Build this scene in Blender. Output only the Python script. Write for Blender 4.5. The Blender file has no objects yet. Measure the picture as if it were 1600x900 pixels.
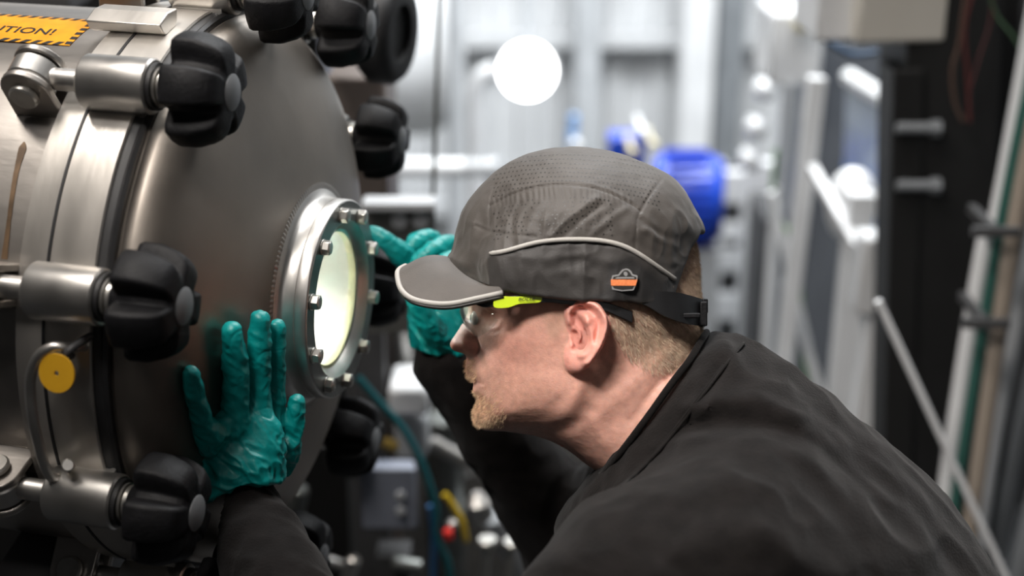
import bpy, math, random
import numpy as np
from mathutils import Matrix, Vector
PI = math.pi
SC = bpy.context.scene
COL = SC.collection
random.seed(4)

# ---------------------------------------------------------------- camera
FPX = 1600 * 50 / 36.0
PITCH = math.radians(20)
CAMZ = 1.75
cd = bpy.data.cameras.new('camera'); cam = bpy.data.objects.new('camera', cd); COL.objects.link(cam)
cam.location = (0, 0, CAMZ); cam.rotation_euler = (PI / 2 - PITCH, 0, 0)
cd.lens = 50; cd.sensor_width = 36; cd.clip_start = 0.05; cd.clip_end = 60
cd.dof.use_dof = True; cd.dof.focus_distance = 1.165; cd.dof.aperture_fstop = 2.7
SC.camera = cam
SC.view_settings.view_transform = 'Standard'; SC.view_settings.look = 'None'
SC.view_settings.gamma = 1; SC.view_settings.use_curve_mapping = False
SC.view_settings.exposure = 0.0

# ---------------------------------------------------------------- world and lights
w = bpy.data.worlds.new('world'); SC.world = w; w.use_nodes = True
bg = w.node_tree.nodes['Background']; bg.inputs[0].default_value = (0.86, 0.93, 1, 1); bg.inputs[1].default_value = 0.05

def lamp(name, kind, loc, target, energy, size=1.0, color=(1, 1, 1), size_y=None, spread=None, spot=None):
    l = bpy.data.lights.new(name, kind); l.energy = energy; l.color = color
    if kind == 'AREA':
        l.size = size
        if size_y: l.shape = 'RECTANGLE'; l.size_y = size_y
        if spread: l.spread = math.radians(spread)
    else:
        l.shadow_soft_size = size
        if kind == 'SPOT' and spot: l.spot_size = math.radians(spot)
    o = bpy.data.objects.new(name, l); COL.objects.link(o); o.location = loc
    d = Vector(target) - Vector(loc); o.rotation_euler = d.to_track_quat('-Z', 'Y').to_euler()
    return o
lamp('task_lamp', 'AREA', (-0.42, 0.35, 2.62), (0.26, 1.12, 1.34), 3.3, 0.34, (1, 0.94, 0.89), 0.28, spread=52)
lamp('ceiling_or_fill_lamp', 'AREA', (-1.05, 0.95, 3.5), (-0.4, 1.15, 1.4), 36, 0.8, (1, 0.93, 0.86), 0.5)
lamp('ceiling_or_fill_lamp', 'AREA', (0.35, -0.75, 2.3), (0.1, 1.1, 1.3), 1.6, 0.9, (1, 0.95, 0.92))  # added soft fill from the camera side, lifts the shadow under the jaw
lamp('ceiling_or_fill_lamp', 'AREA', (1.5, 2.6, 3.6), (0.5, 1.4, 1.0), 9, 1.2, (1, 0.93, 0.88))
lamp('ceiling_or_fill_lamp', 'AREA', (-0.05, 1.75, 3.3), (-0.05, 2.1, 0.7), 20, 0.6, (1, 0.96, 0.93))  # added fill, brightens the machinery low behind the sight glass
lamp('hall_lamp', 'AREA', (0.5, 5.2, 4.4), (0.4, 8.0, 0.2), 430, 3.0, (0.95, 0.98, 1), 1.5)
lamp('hall_lamp', 'AREA', (0.8, 3.4, 4.2), (0.6, 5.0, 0.3), 210, 2.0, (0.95, 0.98, 1))

# ---------------------------------------------------------------- coordinates
CP, SP = math.cos(PITCH), math.sin(PITCH)
def Wd(c):
    c = np.asarray(c, float)
    return np.stack([c[..., 0], c[..., 1] * CP + c[..., 2] * SP, CAMZ - c[..., 1] * SP + c[..., 2] * CP], -1)
def Cm(wp):
    wp = np.asarray(wp, float); y = wp[..., 1]; z = wp[..., 2] - CAMZ
    return np.stack([wp[..., 0], y * CP - z * SP, y * SP + z * CP], -1)
def Kc(px, py, d):           # photo ray at depth d, in the camera's axes
    return np.array([(px - 800) / FPX * d, d, (450 - py) / FPX * d])
def K(px, py, d): return Wd(Kc(px, py, d))
def KY(px, py, Y):           # photo ray met with the upright plane y = Y
    r = Wd(np.array([(px - 800) / FPX, 1.0, (450 - py) / FPX])) - np.array([0, 0, CAMZ])
    t = Y / r[1]
    return r * t + np.array([0, 0, CAMZ])

# ---------------------------------------------------------------- materials
def mat(name, col, rough=0.5, metal=0.0, noise=0.0, nscale=20, bump=0.0, bscale=80, emit=None, estr=0, trans=0, coat=0,
        sheen=0, sss=0, stretch=None, ior=None, spec=None, attr=None, col2=None, rvar=0.0, coord='Object'):
    m = bpy.data.materials.new(name); m.use_nodes = True
    nt = m.node_tree; N = nt.nodes; L = nt.links; p = N['Principled BSDF']
    p.inputs['Base Color'].default_value = (*col, 1); p.inputs['Roughness'].default_value = rough
    p.inputs['Metallic'].default_value = metal
    if trans: p.inputs['Transmission Weight'].default_value = trans
    if coat: p.inputs['Coat Weight'].default_value = coat; p.inputs['Coat Roughness'].default_value = 0.15
    if sheen: p.inputs['Sheen Weight'].default_value = sheen; p.inputs['Sheen Roughness'].default_value = 0.5
    if sss:
        p.inputs['Subsurface Weight'].default_value = sss; p.inputs['Subsurface Radius'].default_value = (1, 0.35, 0.2)
        p.inputs['Subsurface Scale'].default_value = 0.006
    if ior: p.inputs['IOR'].default_value = ior
    if spec is not None: p.inputs['Specular IOR Level'].default_value = spec
    if emit: p.inputs['Emission Color'].default_value = (*emit, 1); p.inputs['Emission Strength'].default_value = estr
    tc = N.new('ShaderNodeTexCoord'); mp = N.new('ShaderNodeMapping'); L.new(tc.outputs[coord], mp.inputs[0])
    if stretch: mp.inputs['Scale'].default_value = stretch
    src = None
    if attr:
        a = N.new('ShaderNodeAttribute'); a.attribute_name = attr; src = a.outputs['Color']
    if noise or col2:
        n = N.new('ShaderNodeTexNoise'); n.inputs['Scale'].default_value = nscale; n.inputs['Detail'].default_value = 6
        L.new(mp.outputs[0], n.inputs['Vector'])
        mx = N.new('ShaderNodeMix'); mx.data_type = 'RGBA'
        if src:
            mx.blend_type = 'MULTIPLY'; L.new(src, mx.inputs[6]); mx.inputs[0].default_value = 1
            cr = N.new('ShaderNodeMapRange'); L.new(n.outputs[0], cr.inputs[0]); cr.inputs[1].default_value = .3; cr.inputs[2].default_value = .7
            cr.inputs[3].default_value = 1 - noise; cr.inputs[4].default_value = 1 + noise
            L.new(cr.outputs[0], mx.inputs[7])
        else:
            c2 = col2 if col2 else tuple(min(1, c * (1 + noise)) for c in col)
            c1 = col if col2 else tuple(c * (1 - noise) for c in col)
            mx.inputs[6].default_value = (*c1, 1); mx.inputs[7].default_value = (*c2, 1)
            cr = N.new('ShaderNodeMapRange'); L.new(n.outputs[0], cr.inputs[0]); cr.inputs[1].default_value = .35; cr.inputs[2].default_value = .65
            L.new(cr.outputs[0], mx.inputs[0])
        src = mx.outputs[2]
        if rvar:
            rr = N.new('ShaderNodeMapRange'); L.new(n.outputs[0], rr.inputs[0]); rr.inputs[1].default_value = .3; rr.inputs[2].default_value = .7
            rr.inputs[3].default_value = rough - rvar; rr.inputs[4].default_value = rough + rvar
            L.new(rr.outputs[0], p.inputs['Roughness'])
    if src: L.new(src, p.inputs['Base Color'])
    if bump:
        n2 = N.new('ShaderNodeTexNoise'); n2.inputs['Scale'].default_value = bscale; n2.inputs['Detail'].default_value = 5
        L.new(mp.outputs[0], n2.inputs['Vector'])
        b = N.new('ShaderNodeBump'); b.inputs['Strength'].default_value = bump; b.inputs['Distance'].default_value = 0.002
        L.new(n2.outputs[0], b.inputs['Height']); L.new(b.outputs[0], p.inputs['Normal'])
    return m
def clearmat(name, tintc, rough=0.02, f0=1.45, gain=1.0):
    """clear sheet: passes light straight through and mirrors by Fresnel"""
    m = bpy.data.materials.new(name); m.use_nodes = True; nt = m.node_tree; N = nt.nodes; L = nt.links; N.clear()
    o = N.new('ShaderNodeOutputMaterial'); t = N.new('ShaderNodeBsdfTransparent'); g = N.new('ShaderNodeBsdfGlossy'); f = N.new('ShaderNodeLayerWeight'); f.inputs[0].default_value = .5; mx = N.new('ShaderNodeMixShader')
    t.inputs[0].default_value = (*tintc, 1); g.inputs['Roughness'].default_value = rough
    pw = N.new('ShaderNodeMath'); pw.operation = 'POWER'; pw.inputs[1].default_value = 4; L.new(f.outputs['Facing'], pw.inputs[0])
    k = N.new('ShaderNodeMath'); k.operation = 'MULTIPLY_ADD'; k.inputs[1].default_value = .9; k.inputs[2].default_value = .05 * gain; L.new(pw.outputs[0], k.inputs[0])
    L.new(k.outputs[0], mx.inputs[0]); L.new(t.outputs[0], mx.inputs[1]); L.new(g.outputs[0], mx.inputs[2]); L.new(mx.outputs[0], o.inputs[0]); return m
M = {}
M['steel'] = mat('brushed_steel', (0.44, 0.41, 0.38), 0.40, 0.95, 0.14, 9, 0.12, 60, stretch=(0.6, 2, 2), rvar=0.07)
M['band'] = mat('machined_steel', (0.56, 0.53, 0.49), 0.40, 0.8, 0.10, 14, 0.08, 90, stretch=(2, .6, .6), rvar=0.06)
M['door'] = mat('dished_steel', (0.32, 0.285, 0.25), 0.46, 1.0, 0.16, 7, 0.14, 45, rvar=0.07)
M['polished'] = mat('polished_steel', (0.62, 0.6, 0.57), 0.36, 0.96, 0.06, 30, rvar=0.05)
M['boltsteel'] = mat('bolt_steel', (0.62, 0.6, 0.56), 0.3, 0.9, 0.12, 60)
M['facesteel'] = mat('dark_face_steel', (0.20, 0.21, 0.20), 0.35, 0.8, 0.15, 30)
M['rubber'] = mat('black_rubber', (0.012, 0.012, 0.013), 0.55, 0, 0.3, 40)
M['plastic'] = mat('black_plastic', (0.007, 0.007, 0.008), 0.55, 0, 0.25, 120, 0.25, 350, spec=.2)
M['cap_grey'] = mat('grey_plastic', (0.17, 0.175, 0.18), 0.5)
M['cloth'] = mat('black_cotton', (0.0072, 0.0061, 0.0058), 0.95, 0, 0.25, 60, 0.35, 500, sheen=0.05, spec=0.12)
M['trouser'] = mat('dark_trouser', (0.02, 0.022, 0.028), 0.9, 0, 0.2, 40)
M['white'] = mat('white_paint', (0.78, 0.79, 0.8), 0.45, 0, 0.05, 6)
M['lgrey'] = mat('light_grey_paint', (0.52, 0.54, 0.56), 0.5, 0, 0.08, 6)
M['mgrey'] = mat('mid_grey_paint', (0.22, 0.235, 0.25), 0.5, 0, 0.1, 8)
M['dgrey'] = mat('dark_grey_paint', (0.06, 0.06, 0.062), 0.55, 0, 0.2, 8)
M['black'] = mat('black_paint', (0.008, 0.008, 0.008), 0.6, 0, 0.2, 8)
M['blue'] = mat('blue_enamel', (0.015, 0.07, 0.55), 0.35, 0, 0.1, 6, coat=0.3)
M['bluegrey'] = mat('blue_grey_plastic', (0.26, 0.285, 0.35), 0.5, 0, 0.08, 12)

# ---------------------------------------------------------------- mesh tools
class MB:
    def __init__(s): s.v = []; s.f = []; s.n = 0; s.mi = []
    def add(s, v, f, mi=0):
        v = np.asarray(v, float); s.v.append(v)
        for q in f: s.f.append([i + s.n for i in q]); s.mi.append(mi)
        s.n += len(v); return s
    def box(s, c, size, R=None, mi=0):
        h = np.array(size) / 2; v = np.array([[x, y, z] for x in (-1, 1) for y in (-1, 1) for z in (-1, 1)]) * h
        if R is not None: v = v @ np.asarray(R).T
        return s.add(v + np.asarray(c), [(0, 1, 3, 2), (4, 6, 7, 5), (0, 4, 5, 1), (2, 3, 7, 6), (0, 2, 6, 4), (1, 5, 7, 3)], mi)
    def lathe(s, prof, o=(0, 0, 0), ax=(1, 0, 0), seg=48, closed=False, mi=0, a0=0, a1=2 * PI):
        ax = np.array(ax, float); ax /= np.linalg.norm(ax)
        u = np.cross(ax, (0, 0, 1) if abs(ax[2]) < .9 else (1, 0, 0)); u /= np.linalg.norm(u); w_ = np.cross(ax, u)
        full = abs(a1 - a0 - 2 * PI) < 1e-6
        na = seg if full else seg + 1
        A = a0 + (a1 - a0) * np.arange(na) / seg
        V = [np.asarray(o) + ax * h + r * (math.cos(a) * u + math.sin(a) * w_) for h, r in prof for a in A]
        F = []; m = len(prof)
        for i in range(m if closed else m - 1):
            i2 = (i + 1) % m
            for j in range(seg):
                j2 = (j + 1) % na
                F.append((i * na + j, i * na + j2, i2 * na + j2, i2 * na + j))
        return s.add(V, F, mi)
    def cyl(s, p0, p1, r0, r1=None, seg=24, bev=0.0, mi=0):
        p0 = np.asarray(p0, float); p1 = np.asarray(p1, float); r1 = r0 if r1 is None else r1
        L_ = np.linalg.norm(p1 - p0); b = min(bev, L_ / 3, r0 * .9)
        pr = [(0, 0), (0, r0 - b), (b, r0), (L_ - b, r1), (L_, max(r1 - b, 0)), (L_, 0)] if b else [(0, 0), (0, r0), (L_, r1), (L_, 0)]
        return s.lathe(pr, p0, p1 - p0, seg, mi=mi)
    def tube(s, pts, r, seg=12, mi=0, cap=True):
        P = np.asarray(pts, float); n = len(P); rr = np.broadcast_to(r, (n,))
        T = np.gradient(P, axis=0); T /= np.linalg.norm(T, axis=1)[:, None] + 1e-12
        u = np.cross(T[0], (0.31, 0.2, 0.93)); u /= np.linalg.norm(u); V = []
        for i in range(n):
            u = u - T[i] * (u @ T[i]); u /= np.linalg.norm(u); w_ = np.cross(T[i], u)
            for j in range(seg):
                a = 2 * PI * j / seg; V.append(P[i] + rr[i] * (math.cos(a) * u + math.sin(a) * w_))
        F = [(i * seg + j, i * seg + (j + 1) % seg, (i + 1) * seg + (j + 1) % seg, (i + 1) * seg + j) for i in range(n - 1) for j in range(seg)]
        if cap: F += [tuple(range(seg))[::-1], tuple((n - 1) * seg + j for j in range(seg))]
        return s.add(V, F, mi)
    def prism(s, poly, frame, d0, d1, mi=0):
        """poly: 2D outline; frame: (origin, u, v, w); extruded along w from d0 to d1"""
        o, u, v, w_ = [np.asarray(q, float) for q in frame]; n = len(poly)
        V = [o + u * a + v * b + w_ * d for d in (d0, d1) for a, b in poly]
        F = [tuple(range(n))[::-1], tuple(range(n, 2 * n))] + [(i, (i + 1) % n, n + (i + 1) % n, n + i) for i in range(n)]
        return s.add(V, F, mi)
    def ball(s, c, r, seg=20, sc=(1, 1, 1), mi=0):
        V = []; F = []; m = seg // 2
        for i in range(m + 1):
            t = PI * i / m
            for j in range(seg):
                a = 2 * PI * j / seg
                V.append(np.asarray(c) + r * np.array([math.sin(t) * math.cos(a) * sc[0], math.sin(t) * math.sin(a) * sc[1], math.cos(t) * sc[2]]))
        F = [(i * seg + j, (i + 1) * seg + j, (i + 1) * seg + (j + 1) % seg, i * seg + (j + 1) % seg) for i in range(m) for j in range(seg)]
        return s.add(V, F, mi)
    def build(s, name, m, parent=None, off=(0, 0, 0), smooth=35, bevel=0, fn=None, flip=False):
        v = np.concatenate(s.v); 
        if fn is not None: v = fn(v)
        v = v - np.asarray(off)
        return mkmesh(name, v, s.f, m, parent, smooth, bevel, s.mi if any(s.mi) else None)
def mkmesh(name, v, f, m, parent=None, smooth=35, bevel=0, mi=None, attr=None):
    me = bpy.data.meshes.new(name)
    v = np.asarray(v, np.float32)
    if isinstance(f, np.ndarray):
        me.vertices.add(len(v)); me.vertices.foreach_set('co', v.ravel())
        k = f.shape[1]
        me.loops.add(f.size); me.loops.foreach_set('vertex_index', f.astype(np.int32).ravel())
        me.polygons.add(len(f)); me.polygons.foreach_set('loop_start', (np.arange(len(f)) * k).astype(np.int32))
        me.update(calc_edges=True)
    else:
        me.from_pydata(v.tolist(), [], [tuple(q) for q in f]); me.update()
    me.validate()
    if not isinstance(f, np.ndarray):
        import bmesh
        b = bmesh.new(); b.from_mesh(me); bmesh.ops.remove_doubles(b, verts=b.verts, dist=1e-6); bmesh.ops.recalc_face_normals(b, faces=b.faces); b.to_mesh(me); b.free()
    if isinstance(m, (list, tuple)):
        for q in m: me.materials.append(q)
    else: me.materials.append(m)
    if mi is not None and len(mi) == len(me.polygons): me.polygons.foreach_set('material_index', mi)
    if attr is not None:
        a = me.color_attributes.new('Col', 'FLOAT_COLOR', 'POINT')
        c = np.ones((len(v), 4), np.float32); c[:, :3] = attr; a.data.foreach_set('color', c.ravel())
    if smooth:
        me.polygons.foreach_set('use_smooth', [True] * len(me.polygons))
        if smooth < 180: me.set_sharp_from_angle(angle=math.radians(smooth))
    o = bpy.data.objects.new(name, me); COL.objects.link(o)
    if parent is not None: o.parent = parent
    if bevel:
        bm_ = o.modifiers.new('bevel', 'BEVEL'); bm_.width = bevel; bm_.segments = 2; bm_.limit_method = 'ANGLE'; bm_.angle_limit = math.radians(40)
        bm_.harden_normals = False
    return o
def thing(name, label, cat, loc=(0, 0, 0), group=None):
    o = bpy.data.objects.new(name, None); COL.objects.link(o); o.location = loc; o.empty_display_size = 0.1
    o['label'] = label; o['category'] = cat
    if group: o['group'] = group
    return o
def tag(o, label, cat, group=None, kind=None):
    if label: o['label'] = label
    if cat: o['category'] = cat
    if group: o['group'] = group
    if kind: o['kind'] = kind
    return o
def copy_of(o, parent=None):
    c = o.copy(); COL.objects.link(c)
    if parent is not None: c.parent = parent
    return c
def copy_tree(o, parent=None):
    c = copy_of(o, parent)
    for ch in list(o.children): copy_tree(ch, c)
    return c
def orient(z, x=(1, 0, 0)):
    z = np.array(z, float); z /= np.linalg.norm(z); x = np.array(x, float); x = x - z * (x @ z); x /= np.linalg.norm(x)
    return np.stack([x, np.cross(z, x), z], 1)

# ---------------------------------------------------------------- curves and fields
def spline(pts, n=8, closed=True):
    P = np.asarray(pts, float); m = len(P); out = []
    rng = range(m) if closed else range(m - 1)
    for i in rng:
        if closed: p0, p1, p2, p3 = P[i - 1], P[i], P[(i + 1) % m], P[(i + 2) % m]
        else: p0, p1, p2, p3 = P[max(i - 1, 0)], P[i], P[i + 1], P[min(i + 2, m - 1)]
        for k in range(n):
            t = k / n
            out.append(0.5 * ((2 * p1) + (p2 - p0) * t + (2 * p0 - 5 * p1 + 4 * p2 - p3) * t * t + (3 * p1 - p0 - 3 * p2 + p3) * t ** 3))
    if not closed: out.append(P[-1])
    return np.array(out)
def dpoly(X, Y, pts, closed=True):
    """distance to a polyline; with closed also signed (positive inside)"""
    P = np.asarray(pts, float); m = len(P)
    best = np.full(X.shape, 1e9); ins = np.zeros(X.shape, bool)
    for i in range(m if closed else m - 1):
        ax, ay = P[i]; bx, by = P[(i + 1) % m]; dx, dy = bx - ax, by - ay
        t = np.clip(((X - ax) * dx + (Y - ay) * dy) / (dx * dx + dy * dy + 1e-12), 0, 1)
        best = np.minimum(best, (X - ax - t * dx) ** 2 + (Y - ay - t * dy) ** 2)
        if closed:
            c = ((ay > Y) != (by > Y)) & (X < (bx - ax) * (Y - ay) / (by - ay + 1e-12) + ax); ins ^= c
    d = np.sqrt(best)
    return np.where(ins, d, -d) if closed else d
def tps(pts, vals, lam=1e-3):
    P = np.asarray(pts, float); n = len(P)
    def U(r2): return 0.5 * r2 * np.log(r2 + 1e-12)
    A = np.zeros((n + 3, n + 3)); r2 = ((P[:, None] - P[None]) ** 2).sum(-1); A[:n, :n] = U(r2) + lam * np.eye(n)
    A[:n, n] = 1; A[:n, n + 1:] = P; A[n, :n] = 1; A[n + 1:, :n] = P.T
    w_ = np.linalg.solve(A, np.concatenate([vals, np.zeros(3)]))
    def ev(X, Y):
        o = w_[n] + w_[n + 1] * X + w_[n + 2] * Y
        for i in range(n): o = o + w_[i] * U((X - P[i, 0]) ** 2 + (Y - P[i, 1]) ** 2)
        return o
    return ev
def shepard(pts, vals, p=3):
    P = np.asarray(pts, float)
    def ev(X, Y):
        a = 0; b = 0
        for (x, y), v in zip(P, vals):
            k = 1 / (((X - x) ** 2 + (Y - y) ** 2 + 1e-4) ** (p / 2)); a = a + k * v; b = b + k
        return a / b
    return ev
def blur2(A, s):
    r = max(1, int(3 * s)); k = np.exp(-0.5 * (np.arange(-r, r + 1) / s) ** 2); k /= k.sum()
    A = np.pad(A, r, mode='edge')
    A = np.apply_along_axis(lambda q: np.convolve(q, k, 'valid'), 0, A)
    return np.apply_along_axis(lambda q: np.convolve(q, k, 'valid'), 1, A)
_rs = np.random.RandomState(7); _lat = _rs.rand(32, 32, 32).astype(np.float32)
def vnoise(P, s):
    q = np.asarray(P) / s; i = np.floor(q).astype(int); f = q - i; f = f * f * (3 - 2 * f); r = 0
    for a in (0, 1):
        for b in (0, 1):
            for c in (0, 1):
                wgt = (f[:, 0] if a else 1 - f[:, 0]) * (f[:, 1] if b else 1 - f[:, 1]) * (f[:, 2] if c else 1 - f[:, 2])
                r = r + wgt * _lat[(i[:, 0] + a) % 32, (i[:, 1] + b) % 32, (i[:, 2] + c) % 32]
    return r * 2 - 1
def smin(a, b, k):
    h = np.clip(0.5 + 0.5 * (b - a) / k, 0, 1); return b * (1 - h) + a * h - k * h * (1 - h)
def smax(a, b, k): return -smin(-a, -b, k)
def capsule(G, a, b, ra, rb=None):
    rb = ra if rb is None else rb; X, Y, Z = G; a = np.asarray(a, float); b = np.asarray(b, float); d = b - a
    t = np.clip(((X - a[0]) * d[0] + (Y - a[1]) * d[1] + (Z - a[2]) * d[2]) / (d @ d + 1e-12), 0, 1)
    return np.sqrt((X - a[0] - t * d[0]) ** 2 + (Y - a[1] - t * d[1]) ** 2 + (Z - a[2] - t * d[2]) ** 2) - (ra + (rb - ra) * t)
def ellips(G, c, r, R=None):
    X, Y, Z = G; x, y, z = X - c[0], Y - c[1], Z - c[2]
    if R is not None: x, y, z = [R[0, i] * x + R[1, i] * y + R[2, i] * z for i in range(3)]
    k0 = np.sqrt((x / r[0]) ** 2 + (y / r[1]) ** 2 + (z / r[2]) ** 2)
    k1 = np.sqrt((x / r[0] ** 2) ** 2 + (y / r[1] ** 2) ** 2 + (z / r[2] ** 2) ** 2)
    return k0 * (k0 - 1) / (k1 + 1e-9)
def surfnet(fn, lo, hi, h):
    ax = [np.arange(a, b, h) for a, b in zip(lo, hi)]
    G = (ax[0][:, None, None], ax[1][None, :, None], ax[2][None, None, :])
    V = np.asarray(fn(G), np.float32); V = np.broadcast_to(V, (len(ax[0]), len(ax[1]), len(ax[2])))
    V = np.where(V == 0, 1e-7, V); n = np.array(V.shape)
    ins = V < 0; cn = n - 1; acc = np.zeros((*cn, 3), np.float32); cnt = np.zeros(cn, np.float32); edges = []
    for d in range(3):
        sl0 = [slice(None)] * 3; sl1 = [slice(None)] * 3; sl0[d] = slice(0, -1); sl1[d] = slice(1, None)
        idx = np.argwhere(ins[tuple(sl0)] != ins[tuple(sl1)])
        o = np.zeros(3, int); o[d] = 1; i2 = idx + o
        a = V[idx[:, 0], idx[:, 1], idx[:, 2]]; b = V[i2[:, 0], i2[:, 1], i2[:, 2]]; t = a / (a - b)
        p = idx.astype(np.float32); p[:, d] += t
        e1, e2 = [q for q in range(3) if q != d]
        edges.append((d, idx, a < 0))
        for s1 in (0, 1):
            for s2 in (0, 1):
                c = idx.copy(); c[:, e1] -= s1; c[:, e2] -= s2
                ok = ((c >= 0) & (c < cn)).all(1); c = c[ok]
                np.add.at(acc, (c[:, 0], c[:, 1], c[:, 2]), p[ok]); np.add.at(cnt, (c[:, 0], c[:, 1], c[:, 2]), 1)
    act = cnt > 0; ids = np.full(cn, -1, int); ids[act] = np.arange(act.sum())
    v = acc[act] / cnt[act][:, None] * h + np.array([a[0] for a in ax])
    F = []
    for d, idx, neg in edges:
        e1, e2 = (d + 1) % 3, (d + 2) % 3; ok = (idx[:, e1] > 0) & (idx[:, e2] > 0) & (idx[:, e1] < cn[e1]) & (idx[:, e2] < cn[e2])
        idx = idx[ok]; neg = neg[ok]; q = []
        for s1, s2 in ((1, 1), (0, 1), (0, 0), (1, 0)):
            c = idx.copy(); c[:, e1] -= s1; c[:, e2] -= s2; q.append(ids[c[:, 0], c[:, 1], c[:, 2]])
        q = np.stack(q, 1); q[~neg] = q[~neg][:, ::-1]; F.append(q)
    F = np.concatenate(F); F = F[(F >= 0).all(1)]
    return v, F
def relax(v, F, it=1, lam=0.5):
    for _ in range(it):
        a = np.zeros_like(v); c = np.zeros(len(v))
        for i, j in ((0, 1), (1, 2), (2, 3), (3, 0)):
            np.add.at(a, F[:, i], v[F[:, j]]); np.add.at(a, F[:, j], v[F[:, i]]); np.add.at(c, F[:, i], 1); np.add.at(c, F[:, j], 1)
        v = v + lam * (a / np.maximum(c, 1)[:, None] - v)
    return v
def normals(v, F):
    n = np.cross(v[F[:, 2]] - v[F[:, 0]], v[F[:, 3]] - v[F[:, 1]]); N_ = np.zeros_like(v)
    for i in range(4): np.add.at(N_, F[:, i], n)
    return N_ / (np.linalg.norm(N_, axis=1)[:, None] + 1e-12)
def crumple(P, s):
    """soft ridged folds"""
    a = 1 - np.abs(vnoise(P, s)) * 2; b = 1 - np.abs(vnoise(P + 7.3, s * .47)) * 2
    return a * 0.65 + b * 0.35
# ================================================================ the pressure vessel
TN = np.array([0.97206785, -0.21232284, -0.10001553]); TN /= np.linalg.norm(TN)
TC = np.array([-2.55534225e-01, 1.30252321, 4.42488546e-04])
_up = np.array([0, .342, .94]); _z = _up - TN * (_up @ TN); _z /= np.linalg.norm(_z); _s = np.cross(_z, TN)
ROLL = 0.366048
TS = math.cos(ROLL) * _s + math.sin(ROLL) * _z; TZ = -math.sin(ROLL) * _s + math.cos(ROLL) * _z
Rcw = np.array([[1, 0, 0], [0, CP, SP], [0, -SP, CP]])          # camera axes to world
TR = Rcw @ np.stack([TN, TS, TZ], 1)
vessel = thing('pressure_vessel', 'large round brushed steel pressure vessel with clamped dished door and lit sight glass', 'pressure vessel')
vessel.matrix_world = Matrix.Translation(Vector(Wd(TC))) @ Matrix([list(r) for r in TR]).to_4x4()
def tl(x, r, a):             # vessel coordinates: along its axis, out from it, degrees round it (0 = far side, 90 = top)
    a = math.radians(a); return np.array([x, r * math.cos(a), r * math.sin(a)])
def tl2c(p): return TC + np.asarray(p) @ np.stack([TN, TS, TZ])
# shell with a rusty drip and scuffs
b = MB(); b.lathe([(-0.75, 0), (-0.75, 0.20), (-0.70, 0.24), (-0.066, 0.2445), (-0.064, 0.2445)], seg=160)
shell = b.build('shell', M['steel'], vessel, smooth=40)
b = MB(); b.lathe([(-0.066, 0.2445), (-0.063, 0.254), (-0.0405, 0.255), (-0.0395, 0.2535), (-0.0385, 0.2535), (-0.0375, 0.255), (-0.001, 0.255), (0.0, 0.2535), (0.0, 0.236), (-0.066, 0.23)], seg=160, closed=True)
b.build('body_flange', M['band'], vessel, smooth=30)
b = MB(); b.lathe([(-0.0402, 0.2549), (-0.0402, 0.2556), (-0.0378, 0.2556), (-0.0378, 0.2549)], seg=160, closed=True)
b.build('seam_ring', M['rubber'], vessel, smooth=30)
b = MB(); b.lathe([(0.0, 0.235), (0.0, 0.2525), (0.003, 0.253), (0.0055, 0.2515), (0.0065, 0.2515), (0.009, 0.253), (0.0115, 0.251), (0.0115, 0.235)], seg=160, closed=True)
b.build('gasket', M['rubber'], vessel, smooth=50)
def dish(r): return 0.0135 + 0.0565 * math.sqrt(max(0, 1 - (r / 0.243) ** 2))
DX0, DH, DR = 0.012, 0.071, 0.2445
def dish(r): return DX0 + DH * math.sqrt(max(0, 1 - (r / DR) ** 2.0))
pr = [(-0.02, 0.240), (0.0115, 0.2465), (0.0145, 0.2475)]
for r in np.concatenate([[DR - .0002, DR - .001, DR - .0025], np.linspace(DR - .005, 0.082, 40)]): pr.append((dish(r) + .002, r))
b = MB(); b.lathe(pr, seg=200)
b.build('door', M['door'], vessel, smooth=60)
# sight port: weld, nozzle, clamp ring, face, bolts
b = MB()
nw = 150
prw = [(0.0700, 0.1065), (0.0745, 0.1055), (0.0785, 0.1015), (0.0795, 0.097)]
V = []; F = []
for j in range(nw * 4):
    a = 2 * PI * j / (nw * 4); rip = 0.0009 * abs(math.sin(a * nw / 2.0))
    for k, (x, r) in enumerate(prw):
        rr = r + (rip if 0 < k < 3 else 0); V.append((x + (rip if 0 < k < 3 else 0), rr * math.cos(a), rr * math.sin(a)))
m = nw * 4
F = [(j * 4 + k, ((j + 1) % m) * 4 + k, ((j + 1) % m) * 4 + k + 1, j * 4 + k + 1) for j in range(m) for k in range(3)]
b.add(V, F); b.build('weld_bead', M['steel'], vessel, smooth=80)
b = MB(); b.lathe([(0.070, 0.1), (0.079, 0.0985), (0.0805, 0.0955), (0.0825, 0.0925), (0.086, 0.0905), (0.0945, 0.0902), (0.0948, 0.0896), (0.0954, 0.0896), (0.0957, 0.0902),
     (0.1045, 0.0902), (0.1058, 0.0892), (0.1062, 0.0885), (0.1062, 0.086)], seg=128)
b.build('sight_port_nozzle', M['polished'], vessel, smooth=50)
b = MB(); b.lathe([(0.1064, 0.0715), (0.1058, 0.0708), (0.0990, 0.0640), (0.098, 0.0634), (0.098, 0.0715)], seg=128, closed=True)
b.build('glass_rim', M['polished'], vessel, smooth=40)
b = MB(); b.lathe([(0.1062, 0.0885), (0.1063, 0.0715), (0.098, 0.0715), (0.098, 0.0885)], seg=128, closed=True)
b.build('sight_port_face', M['facesteel'], vessel, smooth=30)
glassm = clearmat('sight_glass', (0.98, 0.99, 0.975), 0.02, 1.35)
b = MB(); b.lathe([(0.0988, 0), (0.0988, 0.0633), (0.0973, 0.0633), (0.0973, 0)], seg=96)
b.build('sight_glass', glassm, vessel, smooth=30)
M['seal'] = mat('yellowed_seal', (0.66, 0.66, 0.42), 0.5, 0, 0.15, 40)
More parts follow.
